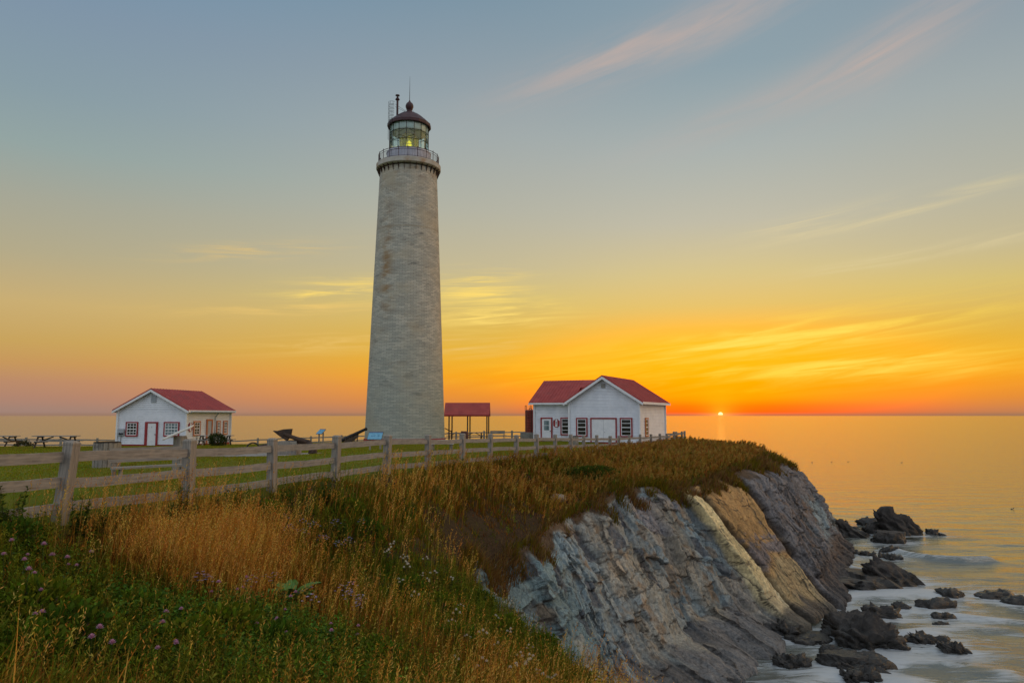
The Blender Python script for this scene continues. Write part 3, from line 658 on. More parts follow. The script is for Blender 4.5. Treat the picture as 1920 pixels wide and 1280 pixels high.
# ------------------------------------------------------------------ wall building blocks
Z = Vector((0, 0, 1))
def wmap(o, u, n):
    o, u, n = Vector(o), Vector(u), Vector(n)
    return lambda a, b, c: o + u * a + Z * b + n * c
def wbox(mb, f, a0, a1, b0, b1, c0, c1):
    vs = [f(a, b, c) for c in (c0, c1) for b in (b0, b1) for a in (a0, a1)]
    mb.add(vs, [(0, 2, 3, 1), (4, 5, 7, 6), (0, 1, 5, 4), (2, 6, 7, 3), (0, 4, 6, 2), (1, 3, 7, 5)]); return mb
def siding(mb, f, w, z0, z1, rise=0.0, pitch=.13):
    """lapped boards; with rise>0 the wall ends in a gable"""
    z = z0
    while z < z1 + rise - .03:
        zb = min(z + pitch, z1 if z < z1 - .01 else z1 + rise)
        def span(q):
            if q <= z1: return 0, w
            k = (q - z1) / rise * w / 2; return k, w - k
        (a, b), (c, d) = span(z), span(zb)
        zc = min(z + .022, zb); (a2, b2) = span(zc)
        mb.add([f(a2, zc, .0), f(b2, zc, .0), f(d, zb, -.03), f(c, zb, -.03), f(a2, zc, -.09), f(b2, zc, -.09), f(a, z, -.09), f(b, z, -.09), f(a, z, -.03), f(b, z, -.03)], [(0, 1, 2, 3), (4, 5, 1, 0), (6, 7, 5, 4), (8, 9, 7, 6)])
        z = zb
    return mb
def window(parent, f, a0, a1, b0, b1, frame, pane, cols=3, rows=4, fw=.11):
    mb = MB()
    wbox(mb, f, a0, a1, b1 - fw, b1, .0, .075); wbox(mb, f, a0, a1, b0, b0 + fw, .0, .085)
    wbox(mb, f, a0, a0 + fw, b0 + fw, b1 - fw, .0, .075); wbox(mb, f, a1 - fw, a1, b0 + fw, b1 - fw, .0, .075)
    wd = mb.build('window', frame, parent)
    i0, i1, j0, j1 = a0 + fw, a1 - fw, b0 + fw, b1 - fw
    wbox(MB(), f, i0, i1, j0, j1, .0, .034).build('pane', pane, wd)
    s = MB(); e = .055
    wbox(s, f, i0, i0 + e, j0, j1, .034, .062); wbox(s, f, i1 - e, i1, j0, j1, .034, .062)
    wbox(s, f, i0 + e, i1 - e, j0, j0 + e, .034, .062); wbox(s, f, i0 + e, i1 - e, j1 - e, j1, .034, .062)
    for k in range(1, cols): x = i0 + (i1 - i0) * k / cols; wbox(s, f, x - .017, x + .017, j0 + e, j1 - e, .034, .052)
    for k in range(1, rows):
        y = j0 + (j1 - j0) * k / rows; hw = .034 if k * 2 == rows else .02
        wbox(s, f, i0 + e, i1 - e, y - hw, y + hw, .034, .056)
    s.build('sash', M['trim'], wd); return wd
def gable_roof(parent, x0, x1, y0, y1, ze, zr, ohx, ohy, name='roof', ribs=.42):
    """ridge along y; eaves at x0 and x1"""
    xm = (x0 + x1) / 2; k = (zr - ze) / ((x1 - x0) / 2); th = .10
    mb = MB()
    for s, xe in ((-1, x0 - ohx), (1, x1 + ohx)):
        zo = ze - k * ohx
        mb.poly([(xe, y0 - ohy, zo), (xm + s * .001, y0 - ohy, zr), (xm + s * .001, y0 - ohy, zr + th), (xe, y0 - ohy, zo + th)], (0, y1 - y0 + 2 * ohy, 0))
        if ribs:
            y = y0 - ohy + .02
            while y < y1 + ohy:
                mb.bar((xe, y, zo + th + .012), (xm, y, zr + th + .012), .03, .03); y += ribs
    return mb.build(name, M['roofred'], parent)
def rake(parent, x0, x1, y, ze, zr, ohx, d=.2):
    xm = (x0 + x1) / 2; k = (zr - ze) / ((x1 - x0) / 2); mb = MB()
    for xe in (x0 - ohx, x1 + ohx):
        mb.poly([(xe, y, ze - k * ohx - .002), (xm, y, zr - .002), (xm, y, zr - d), (xe, y, ze - k * ohx - d * .9)], (0, -.05, 0))
    return mb.build('fascia', M['trim'], parent)

# ------------------------------------------------------------------ left cottage
th_ = R(8); bz = 7.0
P0 = at(219, 836, 63)
cot = thing('cottage', 'small white clapboard cottage with red roof, standing alone left of the lighthouse', 'house', (P0[0], P0[1], bz), -th_)
Wc, Lc, hc, rc = 6.13, 7.1, 3.06, 1.6
ff = wmap((0, 0, 0), (1, 0, 0), (0, -1, 0)); fr = wmap((Wc, 0, 0), (0, 1, 0), (1, 0, 0)); fb = wmap((Wc, Lc, 0), (-1, 0, 0), (0, 1, 0)); fl_ = wmap((0, Lc, 0), (0, -1, 0), (-1, 0, 0))
siding(MB(), ff, Wc, .12, hc, rc, .165).build('front_wall', M['white'], cot)
siding(MB(), fr, Lc, .12, hc, 0, .165).build('side_wall', M['white'], cot)
mb = siding(MB(), fb, Wc, .12, hc, rc); siding(mb, fl_, Lc, .12, hc); mb.build('back_wall', M['white'], cot)
for x, y in ((-.03, -.03), (Wc + .03, -.03), (Wc + .03, Lc + .03), (-.03, Lc + .03)): MB().box((x, y, hc / 2 + .05), (.15, .15, hc - .14)).build('corner_board', M['trim'], cot)
MB().box((Wc / 2, Lc / 2, -.2), (Wc - .01, Lc - .01, .62)).build('foundation', M['red'], cot)
gable_roof(cot, 0, Wc, 0, Lc, hc, hc + rc, .36, .32)
rake(cot, 0, Wc, -.33, hc, hc + rc, .36)
k_ = rc / (Wc / 2); zo = hc - k_ * .36
for s_, x_ in ((1, Wc), (-1, 0)):
    MB().box((x_ + s_ * .375, Lc / 2, zo - .02), (.04, Lc + .62, .2)).build('eaves_board', M['trim'], cot); MB().box((x_ + s_ * .18, Lc / 2, zo - .1), (.36, Lc + .6, .02)).build('soffit', M['trim'], cot)
window(cot, ff, .75, 1.86, .78, 2.0, M['red'], M['pane'], 3, 4)
window(cot, ff, 4.17, 5.56, .78, 2.0, M['red'], M['curtain'], 4, 4)
for a0, a1 in ((1.05, 2.1), (4.7, 5.35), (5.85, 6.6)): window(cot, fr, a0, a1, .8, 2.05, M['orange'], M['pane'], 2, 4)
dr = wbox(MB(), ff, 2.74, 3.5, .06, 1.88, .0, .05).build('door', M['trim'], cot)
MB().tube(ff(3.43, .95, .05), ff(3.43, .95, .11), .035).build('handle', M['iron'], dr)
wbox(MB(), ff, 3.08, 3.14, 1.5, 1.62, .05, .06).build('door_number', M['grey'], dr)
mb = MB(); wbox(mb, ff, 2.5, 2.74, .03, 2.0, .0, .09); wbox(mb, ff, 3.5, 3.65, .03, 2.0, .0, .09); wbox(mb, ff, 2.74, 3.5, 1.88, 2.0, .0, .09); mb.build('door_frame', M['red'], cot)
wbox(MB(), ff, 2.93, 3.36, 3.6, 4.16, .0, .06).build('gable_vent', M['grey'], cot)
mb = MB(); wbox(mb, ff, .1, .66, .85, 1.4, .02, .16); wbox(mb, ff, .3, .36, .1, .85, .02, .08); mtb = mb.build('meter_box', M['grey'], cot)
for a in (.33, .55): MB().tube(ff(a, 1.0, .16), ff(a, 1.0, .24), .085, n=14).build('meter', M['black'], mtb)
drs = wbox(MB(), fr, 3.2, 3.85, .1, 2.05, .0, .05).build('door', M['grey'], cot)
mb = MB(); wbox(mb, fr, 3.05, 3.2, .1, 2.2, 0, .09); wbox(mb, fr, 3.85, 4.0, .1, 2.2, 0, .09); wbox(mb, fr, 3.2, 3.85, 2.05, 2.2, 0, .09); mb.build('door_frame', M['orange'], cot)
mb = MB(); mb.tube((Wc + .12, 4.3, .1), (Wc + .12, 4.3, zo - .5), .05); mb.tube((Wc + .12, 4.3, zo - .5), (Wc + .42, 4.3, zo - .12), .05); mb.tube((Wc + .44, 0, zo - .06), (Wc + .44, Lc, zo - .06), .06)
mb.build('gutter', M['grey'], cot)
cotM = Matrix.Translation(cot.location) @ Matrix.Rotation(-th_, 4, 'Z')

# emblem: red shield with a white lighthouse shape and a question mark
def emblem(label, f, a, b, s=1.0):
    o = thing('information_sign', label, 'sign', f(a, b, .03))
    k = lambda pts, c0, c1: MB().poly([f(a + x * s, b + y * s, c0) - f(a, b, .03) for x, y in pts], (f(0, 0, c1) - f(0, 0, c0)))
    k([(-.3, .22), (-.1, .36), (.1, .36), (.3, .22), (.3, -.2), (.12, -.36), (-.12, -.36), (-.3, -.2)], 0, .03).build('shield', M['red'], o)
    k([(-.11, -.30), (-.085, .2), (-.10, .24), (0, .42), (.10, .24), (.085, .2), (.11, -.30)], .03, .045).build('lighthouse_shape', M['trim'], o)
    cu = bpy.data.curves.new('question', 'FONT'); cu.body = '?'; cu.size = .42 * s; cu.align_x = 'CENTER'; cu.align_y = 'CENTER'; cu.extrude = .004
    tmp = bpy.data.objects.new('question', cu); me = bpy.data.meshes.new_from_object(tmp); bpy.data.objects.remove(tmp)
    me.materials.append(M['black']); qo = bpy.data.objects.new('question_mark', me); COL.objects.link(qo); qo.parent = o
    u = (f(1, 0, 0) - f(0, 0, 0)).normalized(); n = (f(0, 0, 1) - f(0, 0, 0)).normalized()
    qo.matrix_local = Matrix.Translation(f(a, b - .03 * s, .085) - f(a, b, .03)) @ Matrix((u, Z, n)).transposed().to_4x4()
    return o
def world_map(Mx, f): return lambda a, b, c: Mx @ f(a, b, c)
emblem('red shield sign on the sunlit side wall of the left cottage', world_map(cotM, fr), .62, 1.55, 1.05)

# ------------------------------------------------------------------ right house
th2 = R(25); bz2 = 7.15
Q0 = at(1068.3, 831, 66)
vis = thing('visitor_house', 'larger white clapboard house with red roofs and wide double door, right of the lighthouse', 'house', (Q0[0], Q0[1], bz2), -th2)
W2, L2, h2, r2_ = 6.26, 9.0, 3.7, 2.0
f1_ = wmap((0, 0, 0), (1, 0, 0), (0, -1, 0)); f2_ = wmap((W2, 0, 0), (0, 1, 0), (1, 0, 0)); f3_ = wmap((W2, L2, 0), (-1, 0, 0), (0, 1, 0)); f4_ = wmap((0, L2, 0), (0, -1, 0), (-1, 0, 0))
siding(MB(), f1_, W2, .1, h2, r2_).build('front_wall', M['white'], vis)
siding(MB(), f2_, L2, .1, h2).build('side_wall', M['white'], vis)
mb = siding(MB(), f3_, W2, .1, h2, r2_); siding(mb, f4_, L2, .1, h2); mb.build('back_wall', M['white'], vis)
sb, wl, wd_ = 1.0, 3.75, 6.4
fw_ = wmap((-wl, sb, 0), (1, 0, 0), (0, -1, 0)); fwl = wmap((-wl, sb + wd_, 0), (0, -1, 0), (-1, 0, 0)); fwb = wmap((-.01, sb + wd_, 0), (-1, 0, 0), (0, 1, 0))
mb = siding(MB(), fw_, wl - .03, .1, h2); siding(mb, fwl, wd_, .1, h2, 1.85); siding(mb, fwb, wl - .03, .1, h2); mb.build('wing_wall', M['white'], vis)
for x, y in ((-.03, -.03), (W2 + .03, -.03), (W2 + .03, L2 + .03), (-wl - .03, sb - .03)): MB().box((x, y, h2 / 2 + .05), (.15, .15, h2 - .14)).build('corner_board', M['trim'], vis)
mb = MB().box((W2 / 2, L2 / 2, -.25), (W2 - .01, L2 - .01, .68)); mb.box((-wl / 2, sb + wd_ / 2, -.25), (wl - .05, wd_ + .04, .68)); mb.build('foundation', M['red'], vis)
gable_roof(vis, 0, W2, 0, L2, h2, h2 + r2_, .42, .38)
rake(vis, 0, W2, -.39, h2, h2 + r2_, .42, .24)
# wing roof: ridge along x, runs into the main roof
rz_ = h2 + 1.85; y0, y1 = sb, sb + wd_; ym = (y0 + y1) / 2; kk = 1.85 / (wd_ / 2); oh = .42; mb = MB(); xl = -wl - .4
for s, ye in ((-1, y0 - oh), (1, y1 + oh)):
    ze = h2 - kk * oh
    mb.poly([(xl, ye, ze), (xl, ym + s * .001, rz_), (xl, ym + s * .001, rz_ + .1), (xl, ye, ze + .1)], (wl + .4 - .02 + (2.4 if s > 0 else 0), 0, 0))
    if s < 0: mb.poly([(-.02, ym - 1.2, rz_ - kk * 1.2), (-.02, ym - .002, rz_), (-.02, ym - .002, rz_ + .1), (-.02, ym - 1.2, rz_ - kk * 1.2 + .1)], (2.2, 0, 0))
    x = xl + .02
    while x < -.05: mb.bar((x, ye, ze + .112), (x, ym, rz_ + .112), .03, .03); x += .3
mb.build('wing_roof', M['roofred'], vis)
MB().box(((xl - .02) / 2, y0 - oh - .02, h2 - kk * oh - .04), (wl + .38, .04, .17)).build('eaves_board', M['trim'], vis); mb = MB()
mb.poly([(xl, y0 - oh, h2 - kk * oh), (xl, ym, rz_), (xl, ym, rz_ - .18), (xl, y0 - oh, h2 - kk * oh - .16)], (-.05, 0, 0))
mb.poly([(xl, y1 + oh, h2 - kk * oh), (xl, ym, rz_), (xl, ym, rz_ - .18), (xl, y1 + oh, h2 - kk * oh - .16)], (-.05, 0, 0))
k2 = r2_ / (W2 / 2); zo2 = h2 - k2 * .42
mb.build('fascia', M['trim'], vis); MB().box((W2 + .44, L2 / 2, zo2 - .02), (.04, L2 + .74, .2)).build('eaves_board', M['trim'], vis)
MB().box((W2 + .21, L2 / 2, zo2 - .1), (.42, L2 + .7, .02)).build('soffit', M['trim'], vis); MB().box(((xl - .02) / 2, y0 - oh / 2, h2 - kk * oh - .1), (wl + .38, oh, .02)).build('soffit', M['trim'], vis)
window(vis, f1_, .62, 1.66, .55, 2.17, M['red'], M['pane'], 1, 4)
window(vis, f1_, 4.56, 5.66, .55, 2.17, M['red'], M['pane'], 1, 4)
gd = wbox(MB(), f1_, 2.04, 4.18, .12, 2.06, 0, .05).build('double_door', M['trim'], vis)
mb = MB(); wbox(mb, f1_, 3.10, 3.12, .12, 2.06, .05, .056); mb.tube(f1_(3.2, .95, .05), f1_(3.2, .95, .1), .03); mb.build('handle', M['grey'], gd)
mb = MB(); wbox(mb, f1_, 1.93, 2.04, .06, 2.17, 0, .09); wbox(mb, f1_, 4.18, 4.29, .06, 2.17, 0, .09); wbox(mb, f1_, 2.04, 4.18, 2.06, 2.17, 0, .09); mb.build('door_frame', M['red'], vis)
gv_ = wbox(MB(), f1_, 2.94, 3.3, 4.75, 5.1, 0, .07).build('gable_vent', M['concrete'], vis)
window(vis, fw_, 2.52, 3.66, .62, 2.2, M['red'], M['pane'], 1, 4)
d2 = wbox(MB(), fw_, .72, 1.62, .1, 2.08, 0, .05).build('door', M['trim'], vis)
wbox(MB(), fw_, .93, 1.43, 1.05, 1.9, .05, .058).build('door_pane', M['curtain'], d2)
wbox(MB(), fw_, .93, 1.43, 1.46, 1.5, .058, .07).build('door_bar', M['trim'], d2)
MB().tube(fw_(1.55, .98, .05), fw_(1.55, .98, .12), .04).build('handle', M['iron'], d2)
mb = MB(); wbox(mb, fw_, .6, .72, .05, 2.2, 0, .09); wbox(mb, fw_, 1.62, 1.74, .05, 2.2, 0, .09); wbox(mb, fw_, .72, 1.62, 2.08, 2.2, 0, .09); mb.build('door_frame', M['red'], vis)
window(vis, f2_, 1.7, 2.75, .55, 2.17, M['orange'], M['pane'], 1, 4)
MB().tube(f1_(6.02, 3.62, .05), f1_(6.02, 3.62, .2), .06).build('wall_light', M['iron'], vis)
visM = Matrix.Translation(vis.location) @ Matrix.Rotation(-th2, 4, 'Z')
emblem('red shield sign with question mark between door and window of the right house', world_map(visM, fw_), 2.12, 1.68, 1.0)

# ------------------------------------------------------------------ lighthouse
TX, TY = -9.87, 69.6; TZ = 7.2
lh = thing('lighthouse', 'tall tapering pale stone lighthouse with a dark red lantern roof', 'lighthouse', (TX, TY, TZ))
m, t = newmat('tower_stone'); tcn = t.n('ShaderNodeTexCoord'); sp_ = t.n('ShaderNodeSeparateXYZ', {0: tcn.outputs['Object']})
ang = t.m('ARCTAN2', sp_.outputs[0], t.m('MULTIPLY', sp_.outputs[1], -1.0))
bc = t.n('ShaderNodeCombineXYZ', {0: t.m('MULTIPLY', ang, 3.2), 1: sp_.outputs[2], 2: 0.0})
br = t.n('ShaderNodeTexBrick', {'Vector': bc, 'Color1': (.33, .335, .285, 1), 'Color2': (.56, .53, .43, 1), 'Mortar': (.2, .19, .17, 1), 'Scale': 1.0, 'Mortar Size': .014, 'Mortar Smooth': .4, 'Bias': .1, 'Brick Width': .52, 'Row Height': .135}, offset=.5)
br2 = t.n('ShaderNodeTexBrick', {'Vector': bc, 'Color1': (0, 0, 0, 1), 'Color2': (1, 1, 1, 1), 'Mortar': (.5, .5, .5, 1), 'Scale': 1.0, 'Mortar Size': .0, 'Bias': -.25, 'Brick Width': .52, 'Row Height': .135}, offset=.5)
mp = t.n('ShaderNodeMapping', {0: bc}); mp.inputs['Scale'].default_value = (1, 3.0, 1)
nA = t.noise(mp.outputs[0], .45, 6, .68); nB = t.noise(bc.outputs[0], .28, 4, .6); nC = t.noise(bc.outputs[0], 12, 3, .6)
col = t.mix(t.m('MULTIPLY', t.m('MULTIPLY', t.step(nA, .47, .64), br2.outputs[0]), 1.0), br.outputs[0], (.09, .095, .09))
col = t.mix(t.m('MULTIPLY', t.step(nB, .45, .68), .5), col, (.46, .38, .25))
def tg(a0, z0, sa, sz): 
    u = t.m('DIVIDE', t.m('SUBTRACT', ang, a0), sa); v = t.m('DIVIDE', t.m('SUBTRACT', sp_.outputs[2], z0), sz)
    return t.m('EXPONENT', t.m('MULTIPLY', t.m('ADD', t.m('MULTIPLY', u, u), t.m('MULTIPLY', v, v)), -1.0))
stn = t.m('ADD', tg(-.55, 16.5, .18, 2.6), t.m('ADD', tg(-.48, 13.5, .2, 2.5), t.m('MULTIPLY', tg(-.5, 20, .25, 3), .5)))
col = t.mix(t.m('MULTIPLY', t.m('MULTIPLY', stn, t.step(nA, .36, .6)), .55), col, (.30, .17, .06))
col = t.mix(t.m('MULTIPLY', tg(0, 19.5, 3, .06), .5), col, (.25, .2, .12))
col = t.mix(t.m('MULTIPLY', t.m('MULTIPLY', tg(0, 25.0, 4, .8), t.step(nA, .5, .7)), .6), col, (.32, .2, .09))
low = t.m('SUBTRACT', 1.0, t.step(t.m('ADD', sp_.outputs[2], t.m('MULTIPLY', nB, 8.0)), 5, 16))
col = t.mix(t.m('MULTIPLY', low, .35), col, (.20, .26, .235))
finish(t, col, .9, t.m('ADD', br.outputs['Fac'], t.m('MULTIPLY', nC, -.6)), -.6, .03, spec=.2); M['stone'] = m
prof = [(3.67 + (2.70 - 3.67) * k / 40, 25.2 * k / 40) for k in range(41)] + [(2.72, 25.25), (2.74, 25.3)]
MB().lathe(prof, 120, cap=True).build('tower', M['stone'], lh, smooth=True)
MB().lathe([(3.74, -.6), (3.74, .22), (3.66, .26)], 96).build('plinth', M['red'], lh, smooth=True)
gal = MB().lathe([(2.71, 25.42), (3.0, 25.5), (3.05, 25.55), (3.05, 25.94), (3.0, 25.98), (0.05, 26.0)], 96).build('gallery', pmat('gallery_stone', (.36, .34, .28), (.5, .48, .42), 1.3, (1, 1, 1), .9, .3, dirt=((.33, .19, .08), .9, .7)), lh, smooth=True)
a_b = [2 * pi * k / 32 for k in range(32)]
b0 = None
for a in a_b:
    if b0 is None:
        b0 = MB().poly([(2.69, -.028, 24.85), (2.735, -.028, 24.83), (2.99, -.028, 25.44), (2.97, -.028, 25.49), (2.70, -.028, 25.40)], (0, .026, 0)).build('bracket', M['rust'], lh)
        o = b0
    else: o = b0.copy(); COL.objects.link(o); o.parent = lh
    o.rotation_euler = (0, 0, a)
zr = 26.0
rl = MB(); rl.ring((0, 0, zr + .88), 2.84, .028, 72); rl.ring((0, 0, zr + .70), 2.84, .018, 72); rl.ring((0, 0, zr + .08), 2.84, .018, 72)
for k in range(120):
    a = 2 * pi * k / 120; rl.tube((2.84 * cos(a), 2.84 * sin(a), zr + .08), (2.84 * cos(a), 2.84 * sin(a), zr + .7), .010, n=4, cap=False)
rail_o = rl.build('gallery_railing', M['lantred'], lh)
p0_ = None
for k in range(20):
    a = 2 * pi * (k + .35) / 20
    if p0_ is None:
        mb = MB().tube((2.84, 0, zr - .02), (2.84, 0, zr + .95), .032, n=8); mb.tube((2.84, 0, zr + .95), (2.84, 0, zr + 1.02), .045, .01, n=8); p0_ = o = mb.build('railing_post', M['lantred'], rail_o)
    else: o = p0_.copy(); COL.objects.link(o); o.parent = rail_o
    o.rotation_euler = (0, 0, a)
MB().lathe([(2.08, 26.0), (2.08, 27.05), (2.12, 27.05), (2.12, 27.2), (1.9, 27.22), (.1, 27.23)], 48).build('lantern_drum', M['drum'], lh, smooth=True)
m, t = newmat('lantern_glass'); fres = t.n('ShaderNodeFresnel', {0: 1.25}); gl = t.n('ShaderNodeBsdfGlossy', {'Roughness': .03, 'Color': (.9, .95, .95, 1)}); tp = t.n('ShaderNodeBsdfTransparent', {0: (.84, .95, .91, 1)})
t.n('ShaderNodeOutputMaterial', {0: t.n('ShaderNodeMixShader', {0: t.m('ADD', fres, .06), 1: tp, 2: gl})}); M['glass'] = m
NS = 16
lan = MB()
for k in range(NS):
    a = 2 * pi * k / NS; lan.tube((1.86 * cos(a), 1.86 * sin(a), 27.2), (1.86 * cos(a), 1.86 * sin(a), 29.85), .026, n=6)
for zz in (27.25, 28.1, 29.0, 29.8): lan.ring((0, 0, zz), 1.86, .022, NS * 2)
for k in range(NS):
    a, b = 2 * pi * k / NS, 2 * pi * (k + 1) / NS
    if k % 2: a, b = b, a
    lan.tube((1.86 * cos(a), 1.86 * sin(a), 28.15), (1.86 * cos(b), 1.86 * sin(b), 28.5), .014, n=4); lan.tube((1.86 * cos(a), 1.86 * sin(a), 29.1), (1.86 * cos(b), 1.86 * sin(b), 28.75), .014, n=4)
lf = lan.build('lantern_frame', M['iron'], lh)
MB().lathe([(1.83, 27.24), (1.83, 29.8)], NS).build('lantern_glazing', M['glass'], lf, fix=False)
MB().lathe([(1.78, 29.78), (1.72, 29.2), (1.6, 29.1), (1.0, 29.45), (.3, 29.9)], 48).build('inner_cowl', pmat('pale_cowl', (.5, .56, .53), (.62, .66, .62), 4), lf, smooth=True, fix=False)
m, t = newmat('lens_glass'); g1 = t.n('ShaderNodeMixShader', {0: .5, 1: t.n('ShaderNodeBsdfTransparent', {0: (.80, .78, .16, 1)}), 2: t.n('ShaderNodeMixShader', {0: .4, 1: t.n('ShaderNodeBsdfGlossy', {'Color': (.8, .8, .35, 1), 'Roughness': .12}), 2: t.n('ShaderNodeBsdfTranslucent', {0: (.75, .72, .2, 1)})})}); t.n('ShaderNodeOutputMaterial', {0: g1}); M['lens'] = m
pr = [(.02, 27.3)]
for k in range(22):
    z_ = 27.32 + k * .095; rb = .86 * (1 - max(0, (k - 12) / 13) ** 1.6) - (.1 if k < 3 else 0); pr += [(rb, z_), (rb - .035, z_ + .06)]
pr += [(.02, 27.32 + 22 * .095)]
ln = MB().lathe(pr, 40).build('lens', M['lens'], lh)
mb = MB()
for k in range(8):
    a = 2 * pi * k / 8; mb.tube((.9 * cos(a), .9 * sin(a), 27.25), (.88 * cos(a), .88 * sin(a), 28.6), .025, n=6); mb.tube((.88 * cos(a), .88 * sin(a), 28.6), (.2 * cos(a), .2 * sin(a), 29.5), .022, n=6)
for zz, rr in ((27.3, .9), (27.9, .9), (28.6, .89), (29.1, .6)): mb.ring((0, 0, zz), rr, .022, 32)
mb.build('lens_frame', M['brass'], ln)
m, t = newmat('lamp_light'); t.n('ShaderNodeOutputMaterial', {0: t.n('ShaderNodeEmission', {0: (.95, .82, .14, 1), 1: 2.2})}); M['lamp'] = m
bmL = MB(); bmL.lathe([(.02, 27.6), (.16, 27.65), (.26, 27.9), (.22, 28.3), (.02, 28.5)], 20).build('lamp', M['lamp'], ln, smooth=True)
rf = [(1.84, 29.80), (2.06, 29.74), (2.09, 29.78), (2.08, 30.05), (1.95, 30.16), (1.62, 30.48), (1.28, 30.78), (.94, 31.02), (.6, 31.2), (.34, 31.32)]
MBr = MB().lathe(rf, 16, a0=pi / 16); roofo = MBr.build('lantern_roof', M['lantred'], lh)
MB().lathe([(.40, 31.28), (.28, 31.36), (.24, 31.5), (.30, 31.62), (.38, 31.82), (.38, 31.98), (.30, 32.18), (.13, 32.34), (.05, 32.5), (.012, 32.6)], 24).build('ball_finial', M['lantred'], roofo, smooth=True)
MB().tube((0, 0, 32.5), (0, 0, 34.9), .03, .008, n=8).build('lightning_rod', M['iron'], roofo)
mb = MB()
for a in (.6, 2.5, 4.4): mb.tube((.3 * cos(a), .3 * sin(a), 31.62), (1.3 * cos(a), 1.3 * sin(a), 30.8), .012, n=4)
mb.build('guy_wire', M['iron'], roofo)
vx, vy = -1.08, -.55
mb = MB().tube((vx, vy, 30.7), (vx, vy, 32.35), .10, n=14); mb.lathe([(.11, 32.25), (.22, 32.35), (.04, 32.65)], 14, (vx, vy, 0)); mb.lathe([(.02, 32.7), (.2, 32.72), (.2, 32.8), (.02, 32.86)], 14, (vx, vy, 0)); mb.build('vent_pipe', M['lantred'], lh)
# ladder with a safety cage on the left front of the lantern
lx, ly = -1.55, -1.35; la = math.atan2(ly, lx); uu = Vector((-sin(la), cos(la), 0)); oo = Vector((cos(la), sin(la), 0))
B = Vector((lx, ly, 0)); mb = MB()
for s in (-1, 1): mb.tube(B + uu * .2 * s + Z * 26.0, B + uu * .2 * s + Z * 30.2, .022, n=6)
for k in range(16): mb.tube(B - uu * .2 + Z * (26.2 + k * .26), B + uu * .2 + Z * (26.2 + k * .26), .012, n=4)
lad = mb.build('ladder', M['iron'], lh)
mb = MB(); cc = B + oo * .0
Bc = Vector((-1.62, -.5, 0))
for zz in np.arange(30.3, 32.2, .36): mb.ring((Bc.x, Bc.y, zz), .32, .012, 20, R(60), R(330))
for a in (100, 150, 200, 250, 300): mb.tube(Bc + Vector((.32 * cos(R(a)), .32 * sin(R(a)), 28.4)), Bc + Vector((.32 * cos(R(a)), .32 * sin(R(a)), 32.1)), .012, n=4)
for dz in (0, .25): mb.tube(Bc + Vector((.3, .05, 31.95 - dz)), (-.38, -.1, 31.42 - dz * .4), .014, n=4)
mb.build('ladder_cage', M['iron'], lad)

# ------------------------------------------------------------------ picnic shelter, tank
sh = thing('picnic_shelter', 'open picnic shelter with a red pitched roof on thin posts behind the lighthouse', 'shelter', (at(876.5, 820, 84)[0], 84, 7.0))
hw, k_ = 2.5, 1.42
mb = MB()
mb.poly([(-hw, -1.5, 2.52), (-hw, 0, 3.86), (-hw, 0, 3.94), (-hw, -1.5, 2.6)], (2 * hw, 0, 0)); mb.poly([(-hw, 1.5, 2.52), (-hw, 0, 3.862), (-hw, 0, 3.942), (-hw, 1.5, 2.6)], (2 * hw, 0, 0))
mb.build('roof', M['roofred'], sh)
mb = MB(); mb.box((0, -1.5, 2.5), (2 * hw, .06, .16)); mb.box((0, 1.5, 2.5), (2 * hw, .06, .16)); mb.build('beam', M['red'], sh)
for x in (-1.95, .08, 2.2):
    for y in (-1.35, 1.3): MB().box((x + (.12 if y > 0 else 0), y, 1.2), (.14, .14, 2.6)).build('post', M['wood_dark'], sh)
tk_x, tk_y = at(1003, 809, 75)[:2]
tk = thing('storage_tank', 'red upright cylindrical tank with a ladder, half hidden by the right house', 'tank', (tk_x, tk_y, 7.1))
MB().lathe([(.03, .78), (.98, .78), (.98, 1.8), (1.0, 1.82), (.98, 1.84), (.98, 2.86), (1.0, 2.88), (.9, 2.95), (.03, 3.02)], 40).build('drum', M['redtank'], tk, smooth=True)
mb = MB()
for x in (-.86, -.38):
    mb.box((x, -.98, 1.95), (.05, .05, 2.4)); mb.tube((x, -.95, 2.9), (x, -.95, 3.38), .025); mb.tube((x - .12, -.8, 2.9), (x - .12, -.8, 3.38), .025); mb.tube((x, -.95, 3.38), (x - .12, -.8, 3.38), .025)
for k in range(9): mb.box((-.62, -.98, .95 + k * .25), (.46, .04, .035))
mb.build('ladder', M['rust'], tk)
MB().ring((0, 0, 0), .14, .03, 16, 0, pi).build('pipe_hook', M['rust'], tk, loc=(-.45, -.3, 3.0), rot=(R(90), 0, 0))
MB().box((-.15, 0, .38), (2.6, 2.2, .8)).build('base', M['concrete'], tk)

